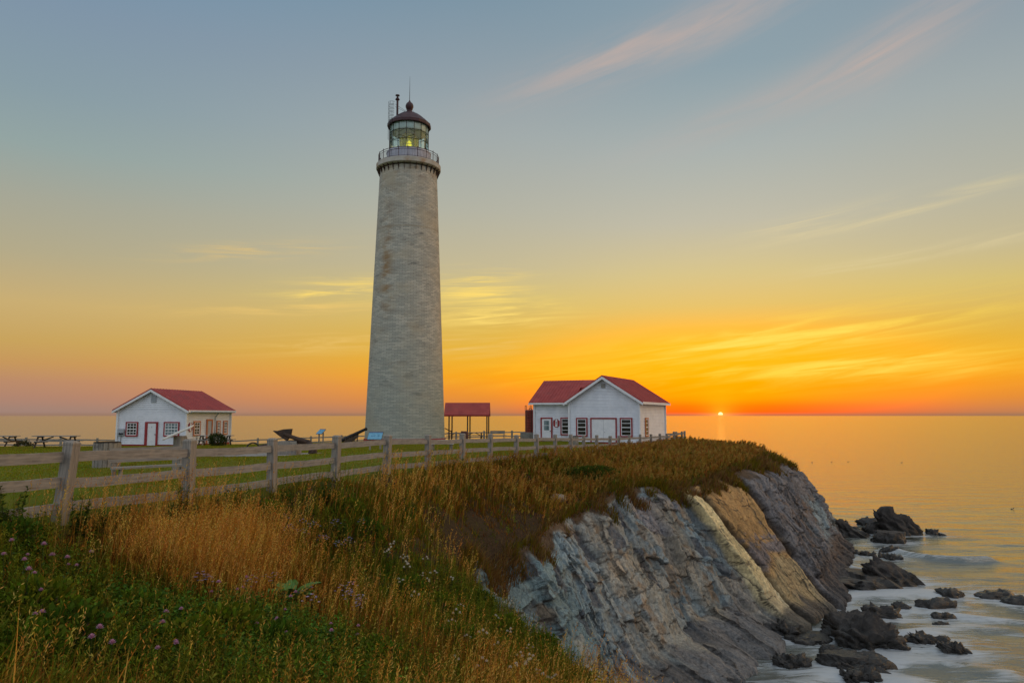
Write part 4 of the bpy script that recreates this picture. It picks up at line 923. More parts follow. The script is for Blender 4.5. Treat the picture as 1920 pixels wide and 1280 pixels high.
# ------------------------------------------------------------------ fences
fe = thing('rail_fence', 'weathered grey wooden fence with square posts and broad rails along the cliff top', 'fence', (FENCE[3][0], FENCE[3][1], FENCE[3][2]))
FO = Vector(fe.location)
ext = [(15.7, 73.3), (17.0, 75.6), (17.5, 76.6), (17.3, 79.5), (16.2, 82.3)]
FP = FENCE + [(x, y, H(x, y)) for x, y in ext]
post_v = []
for k in range(5):
    mb = MB(); hgt = 1.5; r_ = .097 * (1 + .06 * (k % 3 - 1))
    mb.lathe([(r_ * 1.38, -.3), (r_ * 1.40, .5), (r_ * 1.36, 1.16), (r_ * 1.42, 1.17), (r_ * 1.42, 1.205), (r_ * .9, 1.235)], 4, a0=pi / 4, cap=True)
    post_v.append(mb)
pm = []
for k, (x, y, z) in enumerate(FP):
    nx_ = FP[min(k + 1, len(FP) - 1)]; pv_ = FP[max(k - 1, 0)]; a = math.atan2(nx_[1] - pv_[1], nx_[0] - pv_[0])
    ln_ = (-.05, .075) if k == 3 else (random.uniform(-.025, .025), random.uniform(-.02, .03))
    o = post_v[k % 5].build('post', M['wood_z'], fe, bevel=.006) if k < 5 else pm[k % 5].copy()
    if k < 5: pm.append(o)
    else: COL.objects.link(o); o.parent = fe
    o.location = Vector((x, y, z)) - FO; o.rotation_euler = (ln_[0], ln_[1], a - pi / 2)
    o.scale = (1, 1, 1 + random.uniform(-.03, .03))
def rail(parent, a, b, h, off, mat, base, tw=.045):
    a, b = Vector(a), Vector(b); L = (b - a).length; n = 9; mb = MB(); vs = []
    bow = random.uniform(-.03, .015); tz = random.uniform(-.01, .01)
    for i in range(n):
        u = i / (n - 1); x = (u - .5) * L; z = bow * 4 * u * (1 - u); e = .006 * random.uniform(-1, 1)
        vs += [(x, -tw / 2, z - h / 2 + e), (x, tw / 2, z - h / 2 + e), (x, tw / 2, z + h / 2 + e), (x, -tw / 2, z + h / 2 + e)]
    fs = [(i * 4 + j, (i + 1) * 4 + j, (i + 1) * 4 + (j + 1) % 4, i * 4 + (j + 1) % 4) for i in range(n - 1) for j in range(4)] + [(3, 2, 1, 0), tuple((n - 1) * 4 + j for j in range(4))]
    mb.add(vs, fs); o = mb.build('rail', mat, parent)
    d = b - a; o.location = (a + b) / 2 - base; o.rotation_euler = (random.uniform(-.03, .03), -math.atan2(d.z, math.hypot(d.x, d.y)), math.atan2(d.y, d.x)); return o
for k in range(len(FP) - 1):
    (xa, ya, za), (xb, yb, zb) = FP[k], FP[k + 1]
    for zz in (.97, .58, .2):
        j = random.uniform(-.015, .015)
        rail(fe, (xa, ya, za + zz + j), (xb, yb, zb + zz - j), .155, 0, M['wood_x'], FO)
bk = thing('rail_fence', 'low dark wooden rail fence along the far edge of the lawn behind the buildings', 'fence', (-30, 80, H(-30, 80)))
BO = Vector(bk.location)
bp_ctl = [(-78, 68.5), (-48, 69.5), (-43, 72), (-30, 80), (-24.5, 82), (-22.5, 84.5), (-10, 90), (0, 90.5), (9, 89.2), (14.8, 85)]
BP = []
for (x0, y0_), (x1, y1_) in zip(bp_ctl[:-1], bp_ctl[1:]):
    n_ = max(1, round(math.hypot(x1 - x0, y1_ - y0_) / 3.1))
    BP += [(x0 + (x1 - x0) * i / n_, y0_ + (y1_ - y0_) * i / n_) for i in range(n_)]
BP.append(bp_ctl[-1]); BP = [(x, y, H(x, y)) for x, y in BP]
pb = None
for k, (x, y, z) in enumerate(BP):
    if pb is None: pb = o = MB().box((0, 0, .45), (.2, .2, 1.3)).build('post', M['wood_z'], bk, bevel=.015)
    else: o = pb.copy(); COL.objects.link(o); o.parent = bk
    o.location = Vector((x, y, z)) - BO; o.rotation_euler = (0, 0, .4)
for k in range(len(BP) - 1):
    for zz in (.9, .42): rail(bk, Vector(BP[k]) + Z * zz, Vector(BP[k + 1]) + Z * zz, .13, 0, M['wood_x'], BO)

# ------------------------------------------------------------------ lawn furniture
def picnic_table(label, loc, rz, L=2.4, W=.78):
    o = thing('picnic_table', label, 'picnic table', loc, rz, 'picnic tables on the lawn')
    mb = MB()
    for k in range(5): mb.box((0, -W / 2 + (k + .5) * W / 5, .75), (L, W / 5 - .012, .045))
    mb.build('tabletop', M['wood_x'], o)
    for s in (-1, 1):
        mb = MB()
        for q in (-.07, .07): mb.box((0, s * .72 + q, .44), (L, .13, .045))
        mb.build('bench_seat', M['wood_x'], o)
    for x in (-L / 2 + .32, L / 2 - .32):
        for s in (-1, 1): MB().bar((x, s * .22, .73), (x, s * .66, 0), .09, .05).build('leg', M['wood_dark'], o)
        mb = MB(); mb.bar((x + .06, -.8, .39), (x + .06, .8, .39), .04, .1); mb.bar((x + .06, -.36, .7), (x + .06, .36, .7), .04, .08); mb.build('crosspiece', M['wood_dark'], o)
        MB().bar((x, 0, .4), (x * .18, 0, .71), .05, .07).build('brace', M['wood_dark'], o)
    return o
def on(x, y, dz=0): return (x, y, H(x, y) + dz)
def spot(px, Y): return at(px, 800, Y)[0]
picnic_table('grey picnic table standing clear on the open lawn left of the cottage', on(spot(107, 47), 47), R(6), 2.55)
picnic_table('picnic table cut by the left picture edge', on(spot(2, 51), 51), R(-4), 2.3)
picnic_table('picnic table behind the round bush beside the cottage', on(spot(404, 56.5), 56.5), R(3), 2.6)
picnic_table('picnic table under the red roofed shelter near the lighthouse wall', on(spot(856, 83), 83), R(5), 2.2)
picnic_table('picnic table between the middle and right posts of the shelter', on(spot(889, 82), 82), R(-3), 2.2)
def bench(label, loc, rz, L, white=False):
    o = thing('bench', label, 'bench', loc, rz, 'benches on the lawn'); mt = M['paleboard'] if white else M['wood_x']
    mb = MB(); mb.box((0, -.12, .45), (L + .2, .16, .045)); mb.box((.08, .06, .45), (L + .2, .16, .045)); mb.build('seat', mt, o)
    mb = MB()
    for z_ in (.64, .84): mb.box((0, .24 + (z_ - .6) * .2, z_), (L, .04, .14))
    mb.build('backrest', mt, o)
    for x in (-L / 2 + .1, L / 2 - .1):
        MB().bar((x, -.14, 0), (x, -.14, .43), .1, .06).build('leg', M['wood_z'], o); MB().bar((x, .2, 0), (x, .32, .9), .09, .06).build('leg', M['wood_z'], o)
    return o
bx_, by_ = (spot(232, 18) + spot(345, 19.4)) / 2, 18.7
bench('grey plank bench just behind the fence, in front of the cottage', on(bx_, by_), R(50), 1.85)
bench('dark bench with a two slat backrest right of the shelter', on(spot(933, 82), 82), R(2), 1.6)
pb_ = thing('low_plank_bench', 'low pale plank seat just behind the fence before the lighthouse', 'bench', on(spot(829, 33), 33), R(14))
MB().box((0, 0, .42), (1.0, .3, .07)).build('seat', M['paleboard'], pb_)
mb = MB().box((0, -.17, .36), (1.0, .04, .18)); mb.build('apron', M['paleboard'], pb_)
for x in (-.4, .4): MB().box((x, 0, .2), (.1, .24, .4)).build('leg', M['wood_z'], pb_)
def stave_bin(label, loc, r, h, n=18):
    o = thing('wooden_bin', label, 'bin', loc, .2)
    mb = MB()
    for k in range(n):
        a = 2 * pi * k / n; rr = r * random.uniform(.97, 1.02)
        mb.box((cos(a) * rr, sin(a) * rr, h / 2 - .02), (.05, 2 * pi * r / n * .93, h * random.uniform(.97, 1.0)), Matrix.Rotation(a, 3, 'Z'))
    mb.build('staves', M['wood_z'], o)
    MB().lathe([(r * .92, .02), (r * .92, h - .06), (.02, h - .05)], 24).build('liner', M['wood_dark'], o)
    mb = MB(); mb.lathe([(r * .98, h - .03), (r * 1.04, h - .03), (r * 1.04, h + .01), (r * .98, h + .01)], 24); mb.build('rim', M['iron'], o)
    return o
stave_bin('stout round bin of grey upright staves behind the fence, left of the cottage', on(spot(203, 27.6), 27.6), .43, .90)
stave_bin('small grey stave bin against the front wall of the right house', on(spot(1079, 60.5), 60.5), .2, .75, 12)
def panel_sign(label, loc, rz, w_, d_, tilt, h, log=False):
    o = thing('interpretive_sign', label, 'sign', loc, rz)
    q = Matrix.Rotation(tilt, 3, 'X')
    MB().box((0, 0, h), (w_, d_, .035), q).build('board', M['paleboard'] if log else M['wood_dark'], o)
    if not log:
        s = q @ Vector((0, 0, .022)); pr_ = MB().box(Vector((0, 0, h)) + s, (w_ - .03, d_ - .03, .008), q).build('print', M['panelblue'], o)
        MB().box(Vector((0, 0, h)) + q @ Vector((0, d_ / 2 - .05, .028)), (w_ - .04, .06, .006), q).build('title_bar', M['navy'], pr_)
        mb = MB()
        for x, y, a, b in ((-.12, -.05, .2, .012), (-.02, .0, .014, .1), (-.2, -.02, .014, .05), (.2, .02, .1, .008), (.2, -.02, .12, .008), (.2, -.06, .08, .008)): mb.box(Vector((0, 0, h)) + q @ Vector((x * w_ / .8, y, .028)), (a, b, .006), q)
        mb.build('drawing', M['navy'], pr_)
        for x in (-w_ / 2 + .12, w_ / 2 - .12): MB().box((x, .03, h / 2 - .06), (.09, .09, h - .02)).build('leg', M['wood_z'], o)
    return o
panel_sign('blue information panel on two legs in front of the lighthouse foot', on(spot(704, 43), 43), R(-4), .84, .62, R(42), .95)
panel_sign('small blue information panel between the anchor and the lighthouse', on(spot(602, 63), 63), R(-38), .78, .6, R(42), .95)
ip = thing('interpretive_sign', 'tilted pale board on a thick log post before the cottage', 'sign', on(spot(335, 22), 22), R(12))
zb_ = 9.5 - (810 - 779) / F * 22 - ip.location.z
MB().box((0, 0, zb_), (.82, .62, .04), Matrix.Rotation(R(-25), 3, 'Y') @ Matrix.Rotation(R(7), 3, 'X')).build('board', M['paleboard'], ip, bevel=.008)
MB().lathe([(.2, 0), (.19, zb_ - .14), (.16, zb_ - .10)], 10, cap=True).build('log_post', M['wood_z'], ip)
ip.children[1].location = (.05, .05, 0)
# anchor display
sl_ = on(spot(520, 36), 36); gz0 = 7.56
tag(MB().box((0, 0, 0), (5.2, 2.6, .16)).build('concrete_slab', M['concrete'], loc=(sl_[0], sl_[1], sl_[2] + .02), bevel=.02), 'flat concrete slab in the grass that carries the big anchor', 'slab')
tag(MB().box((0, 0, .31), (1.0, .9, .62)).build('timber_block', M['wood_z'], loc=(spot(541, 36), 36.1, sl_[2] + .10), bevel=.015), 'block of grey upright timbers propping the anchor shank', 'block')
an = thing('anchor', 'huge rusty ship anchor with one broad fluke raised, lying on the slab', 'anchor', (spot(575, 36), 36, sl_[2] + .1))
AO = Vector(an.location)
def ap(px, py, Y=36.0): return Vector(at(px, py, Y)) - AO
crown = ap(578, 829, 35.6)
mb = MB().tube(crown, ap(556, 822, 35.8), .12, .10, 10); mb.tube(ap(556, 822, 35.8), ap(532, 813, 36), .10, .08, 10); mb.tube(crown, ap(588, 838, 35.3), .12, .10, 10); mb.tube(ap(588, 838, 35.3), ap(586, 850, 35.1), .10, .07, 10); mb.lathe([(.02, -.13), (.13, -.08), (.13, .08), (.02, .13)], 12, crown)
mb.build('arm', M['rust'], an)
pl_ = [ap(511, 807.5, 36.2), ap(518, 808, 36.1), ap(530, 805, 36), ap(547, 804, 35.9), ap(545, 815, 35.9), ap(538, 827, 35.9), ap(524, 818, 36)]
MB().poly(pl_, (.02, .12, .02)).build('fluke', M['rust'], an, bevel=.015)
pl_ = [ap(580, 840, 35.1), ap(591, 839, 35.1), ap(593, 850, 35.1), ap(588, 852, 35.1), ap(577, 850, 35.1)]
MB().poly(pl_, (.02, .14, .02)).build('fluke', M['rust'], an, bevel=.015)
mb = MB().tube(crown, ap(545, 828.5, 36.1), .11, .10, 8); mb.tube(ap(545, 828.5, 36.1), ap(486, 837, 36.4), .10, .075, 8); mb.build('shank', M['rust'], an)
rg = MB().ring((0, 0, 0), .29, .035, 28, m=8).build('ring', M['iron'], an); rg.location = ap(474, 841, 36.4); rg.rotation_euler = (R(78), R(18), R(10))
# cannon
cy = 62.0
cn = thing('cannon', 'dark iron cannon on a timber carriage pointing up towards the lighthouse', 'cannon', (spot(660, cy), cy, H(spot(660, cy), cy)))
CO = Vector(cn.location); cp = lambda px, py, dy=0: Vector(at(px, py, cy + dy)) - CO
a_, b_ = cp(641, 825.5), cp(688, 803); ax = (b_ - a_).normalized(); L_ = (b_ - a_).length
q_ = ax.to_track_quat('Z', 'Y').to_matrix(); mb = MB()
prf = [(.02, -.16), (.08, -.12), (.05, -.05), (.17, 0), (.185, .05), (.165, .1), (.16, L_ * .4), (.14, L_ * .45), (.115, L_ * .93), (.14, L_ * .96), (.13, L_), (.06, L_), (.055, L_ - .3), (.01, L_ - .3)]
tmp = MB().lathe(prf, 18); mb.add([a_ + q_ @ Vector(v) for v in tmp.v], tmp.f); mb.build('barrel', M['iron'], cn, smooth=True)
for s in (-.22, .22):
    mb = MB(); gzc = 0
    mb.poly([cp(644, 829.5, s) , cp(652, 822, s), cp(672, 814, s), cp(672, 819, s), cp(658, 829.5, s)], (0, .07, 0)); mb.build('carriage_cheek', M['wood_dark'], cn)
    for px in (648, 655, 660, 664, 670): 
        p = cp(px, 822 - (px - 648) * .25, s); MB().box((p.x, p.y, p.z / 2), (.08, .08, p.z + .05)).build('carriage_post', M['wood_dark'], cn)
# barrel by the shelter, white slab in the grass
bb = thing('barrel', 'reddish brown barrel standing before the picnic shelter', 'barrel', on(spot(871, 76), 76))
MB().lathe([(.36, 0), (.42, .3), (.42, .6), (.36, .9), (.02, .9)], 20, cap=False).build('body', pmat('brown_barrel', (.1, .04, .035), (.15, .06, .05), 4), bb, smooth=True)
mb = MB(); mb.ring((0, 0, .22), .41, .015, 20); mb.ring((0, 0, .68), .41, .015, 20); mb.build('hoop', M['iron'], bb)
ws = thing('hatch_cover', 'small white hatch cover lying in the grass before the right house', 'hatch', on(spot(1021.5, 52), 52))
MB().box((0, 0, .1), (.55, .6, .1)).build('lid', M['trim'], ws, bevel=.02); MB().box((0, 0, .02), (.48, .52, .14)).build('rim', M['concrete'], ws)
hr = thing('handrail', 'sloping wooden handrail beside the lighthouse base, by the shelter', 'handrail', on(spot(841, 75), 75))
HO = Vector(hr.location); hp = lambda px, py, dy=0: Vector(at(px, py, 75 + dy)) - HO
MB().bar(hp(834, 802.5), hp(846, 808.5), .06, .09).build('rail', M['wood_dark'], hr)
for px in (842, 846.5): p = hp(px, 807); MB().box((p.x, p.y, p.z / 2), (.1, .1, p.z + .05)).build('post', M['wood_dark'], hr)
gr = thing('handrail', 'short ramp handrail beside the sunlit side door of the cottage', 'handrail', on(spot(369, 58.5), 58.5)); GO = Vector(gr.location); gp = lambda px, py, dy=0: Vector(at(px, py, 58.5 + dy)) - GO
MB().bar(gp(367, 822), gp(381, 818.5, .8), .07, .1).build('rail', M['paleboard'], gr)
for px, dy in ((369, 0), (380, .8)): p = gp(px, 820, dy); MB().box((p.x, p.y, p.z / 2), (.08, .08, p.z + .05)).build('post', M['wood_z'], gr)
# seabirds resting on the water
bird = None
for k, (px, py) in enumerate(((1522, 866.5), (1559, 866), (1590, 865.5), (1690, 867), (1897, 954))):
    p = sea_pt(px, py); L_ = .26 if py < 900 else .24
    mb = MB().lathe([(.005, -.30), (.05, -.27), (.11, -.12), (.13, .02), (.10, .16), (.045, .27), (.01, .33)], 12)
    me_v = [(v[2] * L_ / .5, v[0] * .8, v[1] * .55 + .03) for v in mb.v]; b2 = MB().add(me_v, mb.f)
    b2.tube((.17, 0, .05), (.22, 0, .17), .045, .03, 8); b2.lathe([(.004, .13), (.045, .15), (.05, .19), (.03, .23), (.004, .24)], 8, (.235, 0, 0)); b2.tube((.27, 0, .185), (.35, 0, .175), .016, .004, 6)
    o = b2.build('seabird', M['black'], smooth=True, loc=(p[0], p[1], .02), rot=(0, 0, random.uniform(-.4, .4))); o.scale = (.9, .9, .55)
    tag(o, ('dark seabird floating farthest left of four on the golden water', 'dark seabird floating second from the left of four', 'dark seabird floating third from the left of four', 'dark seabird floating alone right of the three in a row', 'dark seabird floating close to the right picture edge')[k], 'bird', 'seabirds resting on the sea')
# ------------------------------------------------------------------ vegetation
def blades(pos, h, w, lean_dir, lean, face, col):
    """grass blades: 5 vertices each"""
    N = len(pos); ld = np.stack([np.cos(lean_dir), np.sin(lean_dir), np.zeros(N)], 1); fd = np.stack([np.cos(face), np.sin(face), np.zeros(N)], 1)
    up = np.array([0, 0, 1.0]); V = np.empty((N, 5, 3)); hh = h[:, None]; ww = w[:, None]; le = (lean * h)[:, None]
    mid = pos + up * hh * .55 + ld * le * .32; V[:, 0] = pos - fd * ww * .5; V[:, 1] = pos + fd * ww * .5
    V[:, 2] = mid + fd * ww * .42; V[:, 3] = mid - fd * ww * .42
    V[:, 4] = pos + up * (hh * np.sqrt(np.clip(1 - (lean[:, None] * .8) ** 2, .2, 1))) + ld * le
    b = np.arange(N)[:, None] * 5
    return V.reshape(-1, 3), b + np.array([[0, 1, 2, 3]]), b + np.array([[3, 2, 4]]), np.repeat(col, 5, 0)
def leaves(pos, d, nrm, L, Wd, col):
    """diamond leaves with a fold"""
    N = len(pos); d = d / np.linalg.norm(d, axis=1)[:, None]; s = np.cross(d, nrm); s /= np.linalg.norm(s, axis=1)[:, None] + 1e-9
    n2 = np.cross(s, d); V = np.empty((N, 4, 3)); L = L[:, None]; Wd = Wd[:, None]
    V[:, 0] = pos; V[:, 1] = pos + d * L * .5 + s * Wd * .5 + n2 * Wd * .18; V[:, 2] = pos + d * L; V[:, 3] = pos + d * L * .5 - s * Wd * .5 + n2 * Wd * .18
    b = np.arange(N)[:, None] * 4
    return V.reshape(-1, 3), np.concatenate([b + np.array([[0, 1, 2]]), b + np.array([[0, 2, 3]])]), np.repeat(col, 4, 0)
class Pile:
    def __init__(s): s.V, s.Q, s.T, s.C, s.n = [], [], [], [], 0
    def add(s, V, Q, T, C):
        s.V.append(V); s.C.append(C)
        if Q is not None: s.Q.append(Q + s.n)
        if T is not None: s.T.append(T + s.n)
        s.n += len(V)
    def build(s, name, mat, parent=None):
        return npmesh(name, np.concatenate(s.V), np.concatenate(s.Q) if s.Q else None, np.concatenate(s.T) if s.T else None, mat, parent, np.clip(np.concatenate(s.C), 0.002, .9))
def tube_pile(P0_, P1_, r, col):     # three sided thin stems
    N = len(P0_); d = P1_ - P0_; d = d / (np.linalg.norm(d, axis=1)[:, None] + 1e-9); a = np.cross(d, np.array([.3, .9, .1])); a /= np.linalg.norm(a, axis=1)[:, None] + 1e-9; b = np.cross(d, a)
    V = np.empty((N, 6, 3))
    for k in range(3):
        o = (a * cos(2.094 * k) + b * sin(2.094 * k)) * np.asarray(r).reshape(-1, 1); V[:, k] = P0_ + o; V[:, 3 + k] = P1_ + o * .6
    q = np.arange(N)[:, None] * 6
    return V.reshape(-1, 3), np.concatenate([q + np.array([[0, 1, 4, 3]]), q + np.array([[1, 2, 5, 4]]), q + np.array([[2, 0, 3, 5]])]), None, np.repeat(col, 6, 0)
def project(x, y, z):
    zc = y * cos(PITCH) + (z - EYE) * sin(PITCH); yc = -y * sin(PITCH) + (z - EYE) * cos(PITCH)
    return 960 + F * x / np.maximum(zc, .1), 640 - F * yc / np.maximum(zc, .1)
def zone(px, py, sx, sy):            # a patch of ground round the spot seen at px,py
    c = cast(px, py); return c[0], c[1], sx, sy
def zmask(x, y, zs):
    o = np.zeros(len(x))
    for cx, cy_, sx_, sy_ in zs: o += np.exp(-((x - cx) / sx_) ** 2 - ((y - cy_) / sy_) ** 2)
    return np.clip(o, 0, 1)
DRY = [zone(290, 985, 1.0, 1.6), zone(420, 985, .8, 2.0), zone(190, 1030, 1.0, 1.0), zone(370, 1055, .9, 1.2), zone(100, 1010, .5, .6)]
RUST = [zone(640, 1180, .7, 1.4), zone(760, 1230, .8, 1.4), zone(860, 1262, .7, .9), zone(560, 1110, .8, 1.2), zone(950, 950, 2, 4), zone(1000, 930, 1.6, 4)]
GREEN = [zone(950, 1170, 1.0, 2.0), zone(1050, 1235, .8, 1.5), zone(150, 1265, 2.2, .9), zone(500, 1278, 2.0, .8), zone(760, 1275, .8, .7), zone(120, 1180, 1.8, 1.6), zone(420, 1240, 1.6, 1.1), zone(60, 1080, 1.2, 1.4), zone(560, 1240, .9, 1.0), zone(880, 1170, .9, 1.7), zone(760, 1120, .9, 1.5), zone(1000, 1210, .7, 1.6), zone(640, 1000, .8, 1.6), zone(470, 960, .6, 1.2), zone(30, 960, .8, .8)]
BUR = [zone(546, 1150, .34, .5)]
BARE = BUR + [zone(860, 1045, .75, 2.0), zone(800, 1030, .6, 1.5), zone(900, 1085, .6, 1.6), zone(960, 1040, .6, 2.0), zone(900, 1010, .6, 2.0), zone(1000, 1000, .5, 2)]
def dens_sample(n, box, keep):
    out = []
    while sum(map(len, out)) < n:
        x = rng.uniform(box[0], box[1], n * 2); y = rng.uniform(box[2], box[3], n * 2)
        k = keep(x, y) > rng.random(len(x)); out.append(np.stack([x[k], y[k]], 1))
    return np.concatenate(out)[:n]
def wild(x, y, margin=.0):
    ok = inside(x, y) & (slope_side(x, y) > .5) & (np.hypot(x, y) > 4.2)
    ok &= (x / np.maximum(y, .1) > -.80) & (x / np.maximum(y, .1) < .62)
    return ok.astype(float)
def near_dens(x, y): d = np.hypot(x, y); return np.clip((9.0 / np.maximum(d, 9.0)) ** 1.25, 0, 1)
def pick(cols, x, y, seed, jit=.25):
    n = len(x); i = rng.integers(0, len(cols), n); c = np.array(cols)[i]
    return c * (1 + jit * rng.standard_normal(n)[:, None] * .6) * (1 + .12 * rng.standard_normal((n, 3)))
c_gold = [(.62, .31, .04), (.48, .19, .022), (.74, .42, .08), (.20, .08, .012), (.34, .12, .014)]
c_rust = [(.27, .105, .016), (.21, .08, .013), (.32, .15, .028), (.16, .075, .014)]
c_green = [(.09, .135, .008), (.12, .16, .011), (.15, .155, .013), (.07, .10, .008)]
c_olive = [(.14, .11, .008), (.17, .125, .011), (.115, .11, .008), (.20, .13, .014)]
def meadow_cols(x, y):
    n = len(x); P = np.stack([x, y, x * 0], 1); f = fbm(P * .7, 3, 77); f2 = fbm(P * .25, 2, 78); f3 = fbm(P * 2.2, 2, 79)
    dry = zmask(x, y, DRY); ru = zmask(x, y, RUST); gr = zmask(x, y, GREEN)
    far = sstep(y, 26, 48)
    dry = dry * sstep(f + .6 * f3, -.35, .15); pg = .12 + .9 * gr + .75 * sstep(f + .5 * f3, .0, .35) * (1 - .8 * ru) - .5 * dry; pr = .20 + .8 * ru + .42 * far * sstep(-f, -.15, .2) + .3 * sstep(-f2, 0, .3); po = .50 - .3 * dry - .3 * far; pg = pg + .22 * far * sstep(f2 + f, -.1, .3); pd = .08 + 1.5 * dry + .02 * far
    Pm = np.clip(np.stack([pg, pr, po, pd], 1), .02, 3); Pm /= Pm.sum(1)[:, None]; u = rng.random(n)[:, None]; k = (u > np.cumsum(Pm, 1)).sum(1).clip(0, 3)
    sets = [pick(c, x, y, 0) for c in (c_green, c_rust, c_olive, c_gold)]
    return np.choose(k[:, None], sets), k, gr, dry
# --- wild grass
NT_, PB = 28000, 11; NB = NT_ * PB
txy = dens_sample(NT_, (-14, 21.5, 4, 76), lambda x, y: wild(x, y) * near_dens(x, y) * (.30 + .70 * sstep(fbm(np.stack([x, y, x * 0], 1) * 1.5, 3, 177), -.28, .05)) * (1 - .78 * zmask(x, y, BARE)) * (1 - .999 * zmask(x, y, BUR)))
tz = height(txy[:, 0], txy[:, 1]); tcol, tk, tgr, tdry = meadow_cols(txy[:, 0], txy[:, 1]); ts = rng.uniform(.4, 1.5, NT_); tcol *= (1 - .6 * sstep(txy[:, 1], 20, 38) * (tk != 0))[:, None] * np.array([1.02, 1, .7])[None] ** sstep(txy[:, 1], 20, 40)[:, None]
eps = .15; gX = (height(txy[:, 0] + eps, txy[:, 1]) - tz) / eps; gY = (height(txy[:, 0], txy[:, 1] + eps) - tz) / eps
rr_ = np.abs(rng.normal(0, .085, NB)) * (1 + np.repeat(np.hypot(txy[:, 0], txy[:, 1]), PB) * .012); ra_ = rng.uniform(0, 6.28, NB); ox, oy = np.cos(ra_) * rr_, np.sin(ra_) * rr_
x, y = np.repeat(txy[:, 0], PB) + ox, np.repeat(txy[:, 1], PB) + oy; D = np.hypot(x, y)
z = np.repeat(tz, PB) + np.repeat(gX, PB) * ox + np.repeat(gY, PB) * oy - .03; cl = .5 + .5 * fbm(np.stack([x, y, x * 0], 1) * 1.1, 3, 55)
col = np.repeat(tcol, PB, 0) * (1 + .22 * rng.standard_normal(NB)[:, None]); kind_ = np.repeat(tk, PB); gr = np.repeat(tgr, PB); dry = np.repeat(tdry, PB)
stray = rng.random(NB) < .22; col[stray] = col[rng.integers(0, NB, stray.sum())]
fd_ = np.abs(x - np.interp(y, _fy, _fx))
rd = rim_dist(x, y)
hgt = (.13 + .27 * rng.random(NB)) * (.55 + .9 * cl) * np.where(kind_ == 3, 1.35, 1.0) * (1 + .35 * dry) * (1 - .35 * gr) * (.4 + .6 * sstep(rd, 0, 2.2)) * np.repeat(ts, PB) * (.75 + .55 * rng.random(NB) ** 2) * (1 - .55 * (1 - sstep(fd_, .5, 1.6)) * (1 - sstep(y, 20, 30)))
wid = np.maximum(.0075 + .007 * rng.random(NB), .00075 * D) * np.where(kind_ == 0, 1.25, 1)
wind = -.4 + .9 * fbm(np.stack([x, y, x * 0], 1) * .5, 2, 91)
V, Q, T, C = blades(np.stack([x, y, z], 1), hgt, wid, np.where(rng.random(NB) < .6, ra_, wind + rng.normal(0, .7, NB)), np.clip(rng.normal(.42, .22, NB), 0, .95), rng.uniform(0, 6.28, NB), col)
# tips of dry grass are paler than the blade
pg = Pile(); pg.add(V, Q, T, C)
# ragged turf hanging over the rim of the rock
CV, CU, CT, CB = CLIFF['cliff_terrain']
fr_ = fbm(CV * np.array([.55, .55, .2]), 3, 88); lim = .005 + .17 * sstep(fr_ + .35 * fbm(CV * 1.6, 2, 93), .0, .35) - .0 * CU
cand = np.where((CU > 2) & (CU < 19.8) & (CT > -.05) & (CT < lim))[0]
NH = 30000; ci = rng.choice(cand, NH); hp_ = CV[ci] + rng.normal(0, .05, (NH, 3)); D = np.hypot(hp_[:, 0], hp_[:, 1])
i_t = rng.integers(0, 4, NH); hc_ = np.where((fbm(hp_ * .6, 2, 5) + .25 * rng.standard_normal(NH) > .1)[:, None], pick(c_olive, D, D, 0), pick([(.20, .11, .035), (.15, .085, .03), (.26, .16, .05)], D, D, 0)); out = .2 + rng.normal(0, 1.0, NH) - .8
pg.add(*blades(hp_, rng.uniform(.06, .42, NH) * (.5 + rng.random(NH)), np.maximum(.008, .0009 * D), out, rng.uniform(.2, .95, NH), rng.uniform(0, 6.28, NH), hc_ * .9))
# stalks with seed heads
NS_ = 15000
xy = dens_sample(NS_, (-14, 21, 4, 76), lambda x, y: wild(x, y) * near_dens(x, y) * np.clip(.05 + .95 * zmask(x, y, DRY) + .03 * sstep(y, 22, 40), 0, 1) * np.where((np.abs(x - np.interp(y, _fy, _fx)) < 1.3) & (y < 22), .12, 1) * (1 - .93 * zmask(x, y, GREEN)) * (np.hypot(x, y) > 7.5) * (1 - zmask(x, y, BARE)))
x, y = xy[:, 0], xy[:, 1]; D = np.hypot(x, y); z = height(x, y); hs = rng.uniform(.35, .95, NS_) * (1 - .25 * sstep(y, 20, 40)); la_ = rng.normal(-.2, .8, NS_); le_ = rng.uniform(.05, .32, NS_)
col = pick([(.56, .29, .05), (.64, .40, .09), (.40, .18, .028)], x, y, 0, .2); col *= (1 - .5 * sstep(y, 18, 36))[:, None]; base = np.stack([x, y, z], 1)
tip = base + np.stack([np.cos(la_) * le_ * hs, np.sin(la_) * le_ * hs, hs], 1)
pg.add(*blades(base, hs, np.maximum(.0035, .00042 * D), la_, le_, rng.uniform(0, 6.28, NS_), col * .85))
for k in range(7):                    # panicle: little drooping spikelets up the last quarter of the stalk
    u = 1 - .05 * k + rng.uniform(-.015, .015, NS_); p = base + (tip - base) * u[:, None] + np.stack([np.cos(la_), np.sin(la_), la_ * 0], 1) * (-(1 - u) * u * le_ * hs * .6)[:, None]
    a = rng.uniform(0, 6.28, NS_); dd = np.stack([np.cos(a) * .45 + np.cos(la_) * .3, np.sin(a) * .45 + np.sin(la_) * .3, rng.uniform(.2, .9, NS_)], 1)
    V, T, C = leaves(p, dd, rng.normal(0, 1, (NS_, 3)), rng.uniform(.03, .06, NS_) * np.maximum(1, D / 14), np.maximum(.010, .0009 * D), col * 1.1); pg.add(V, None, T, C)
tag(pg.build('meadow_grass', M['blade']), kind='stuff')
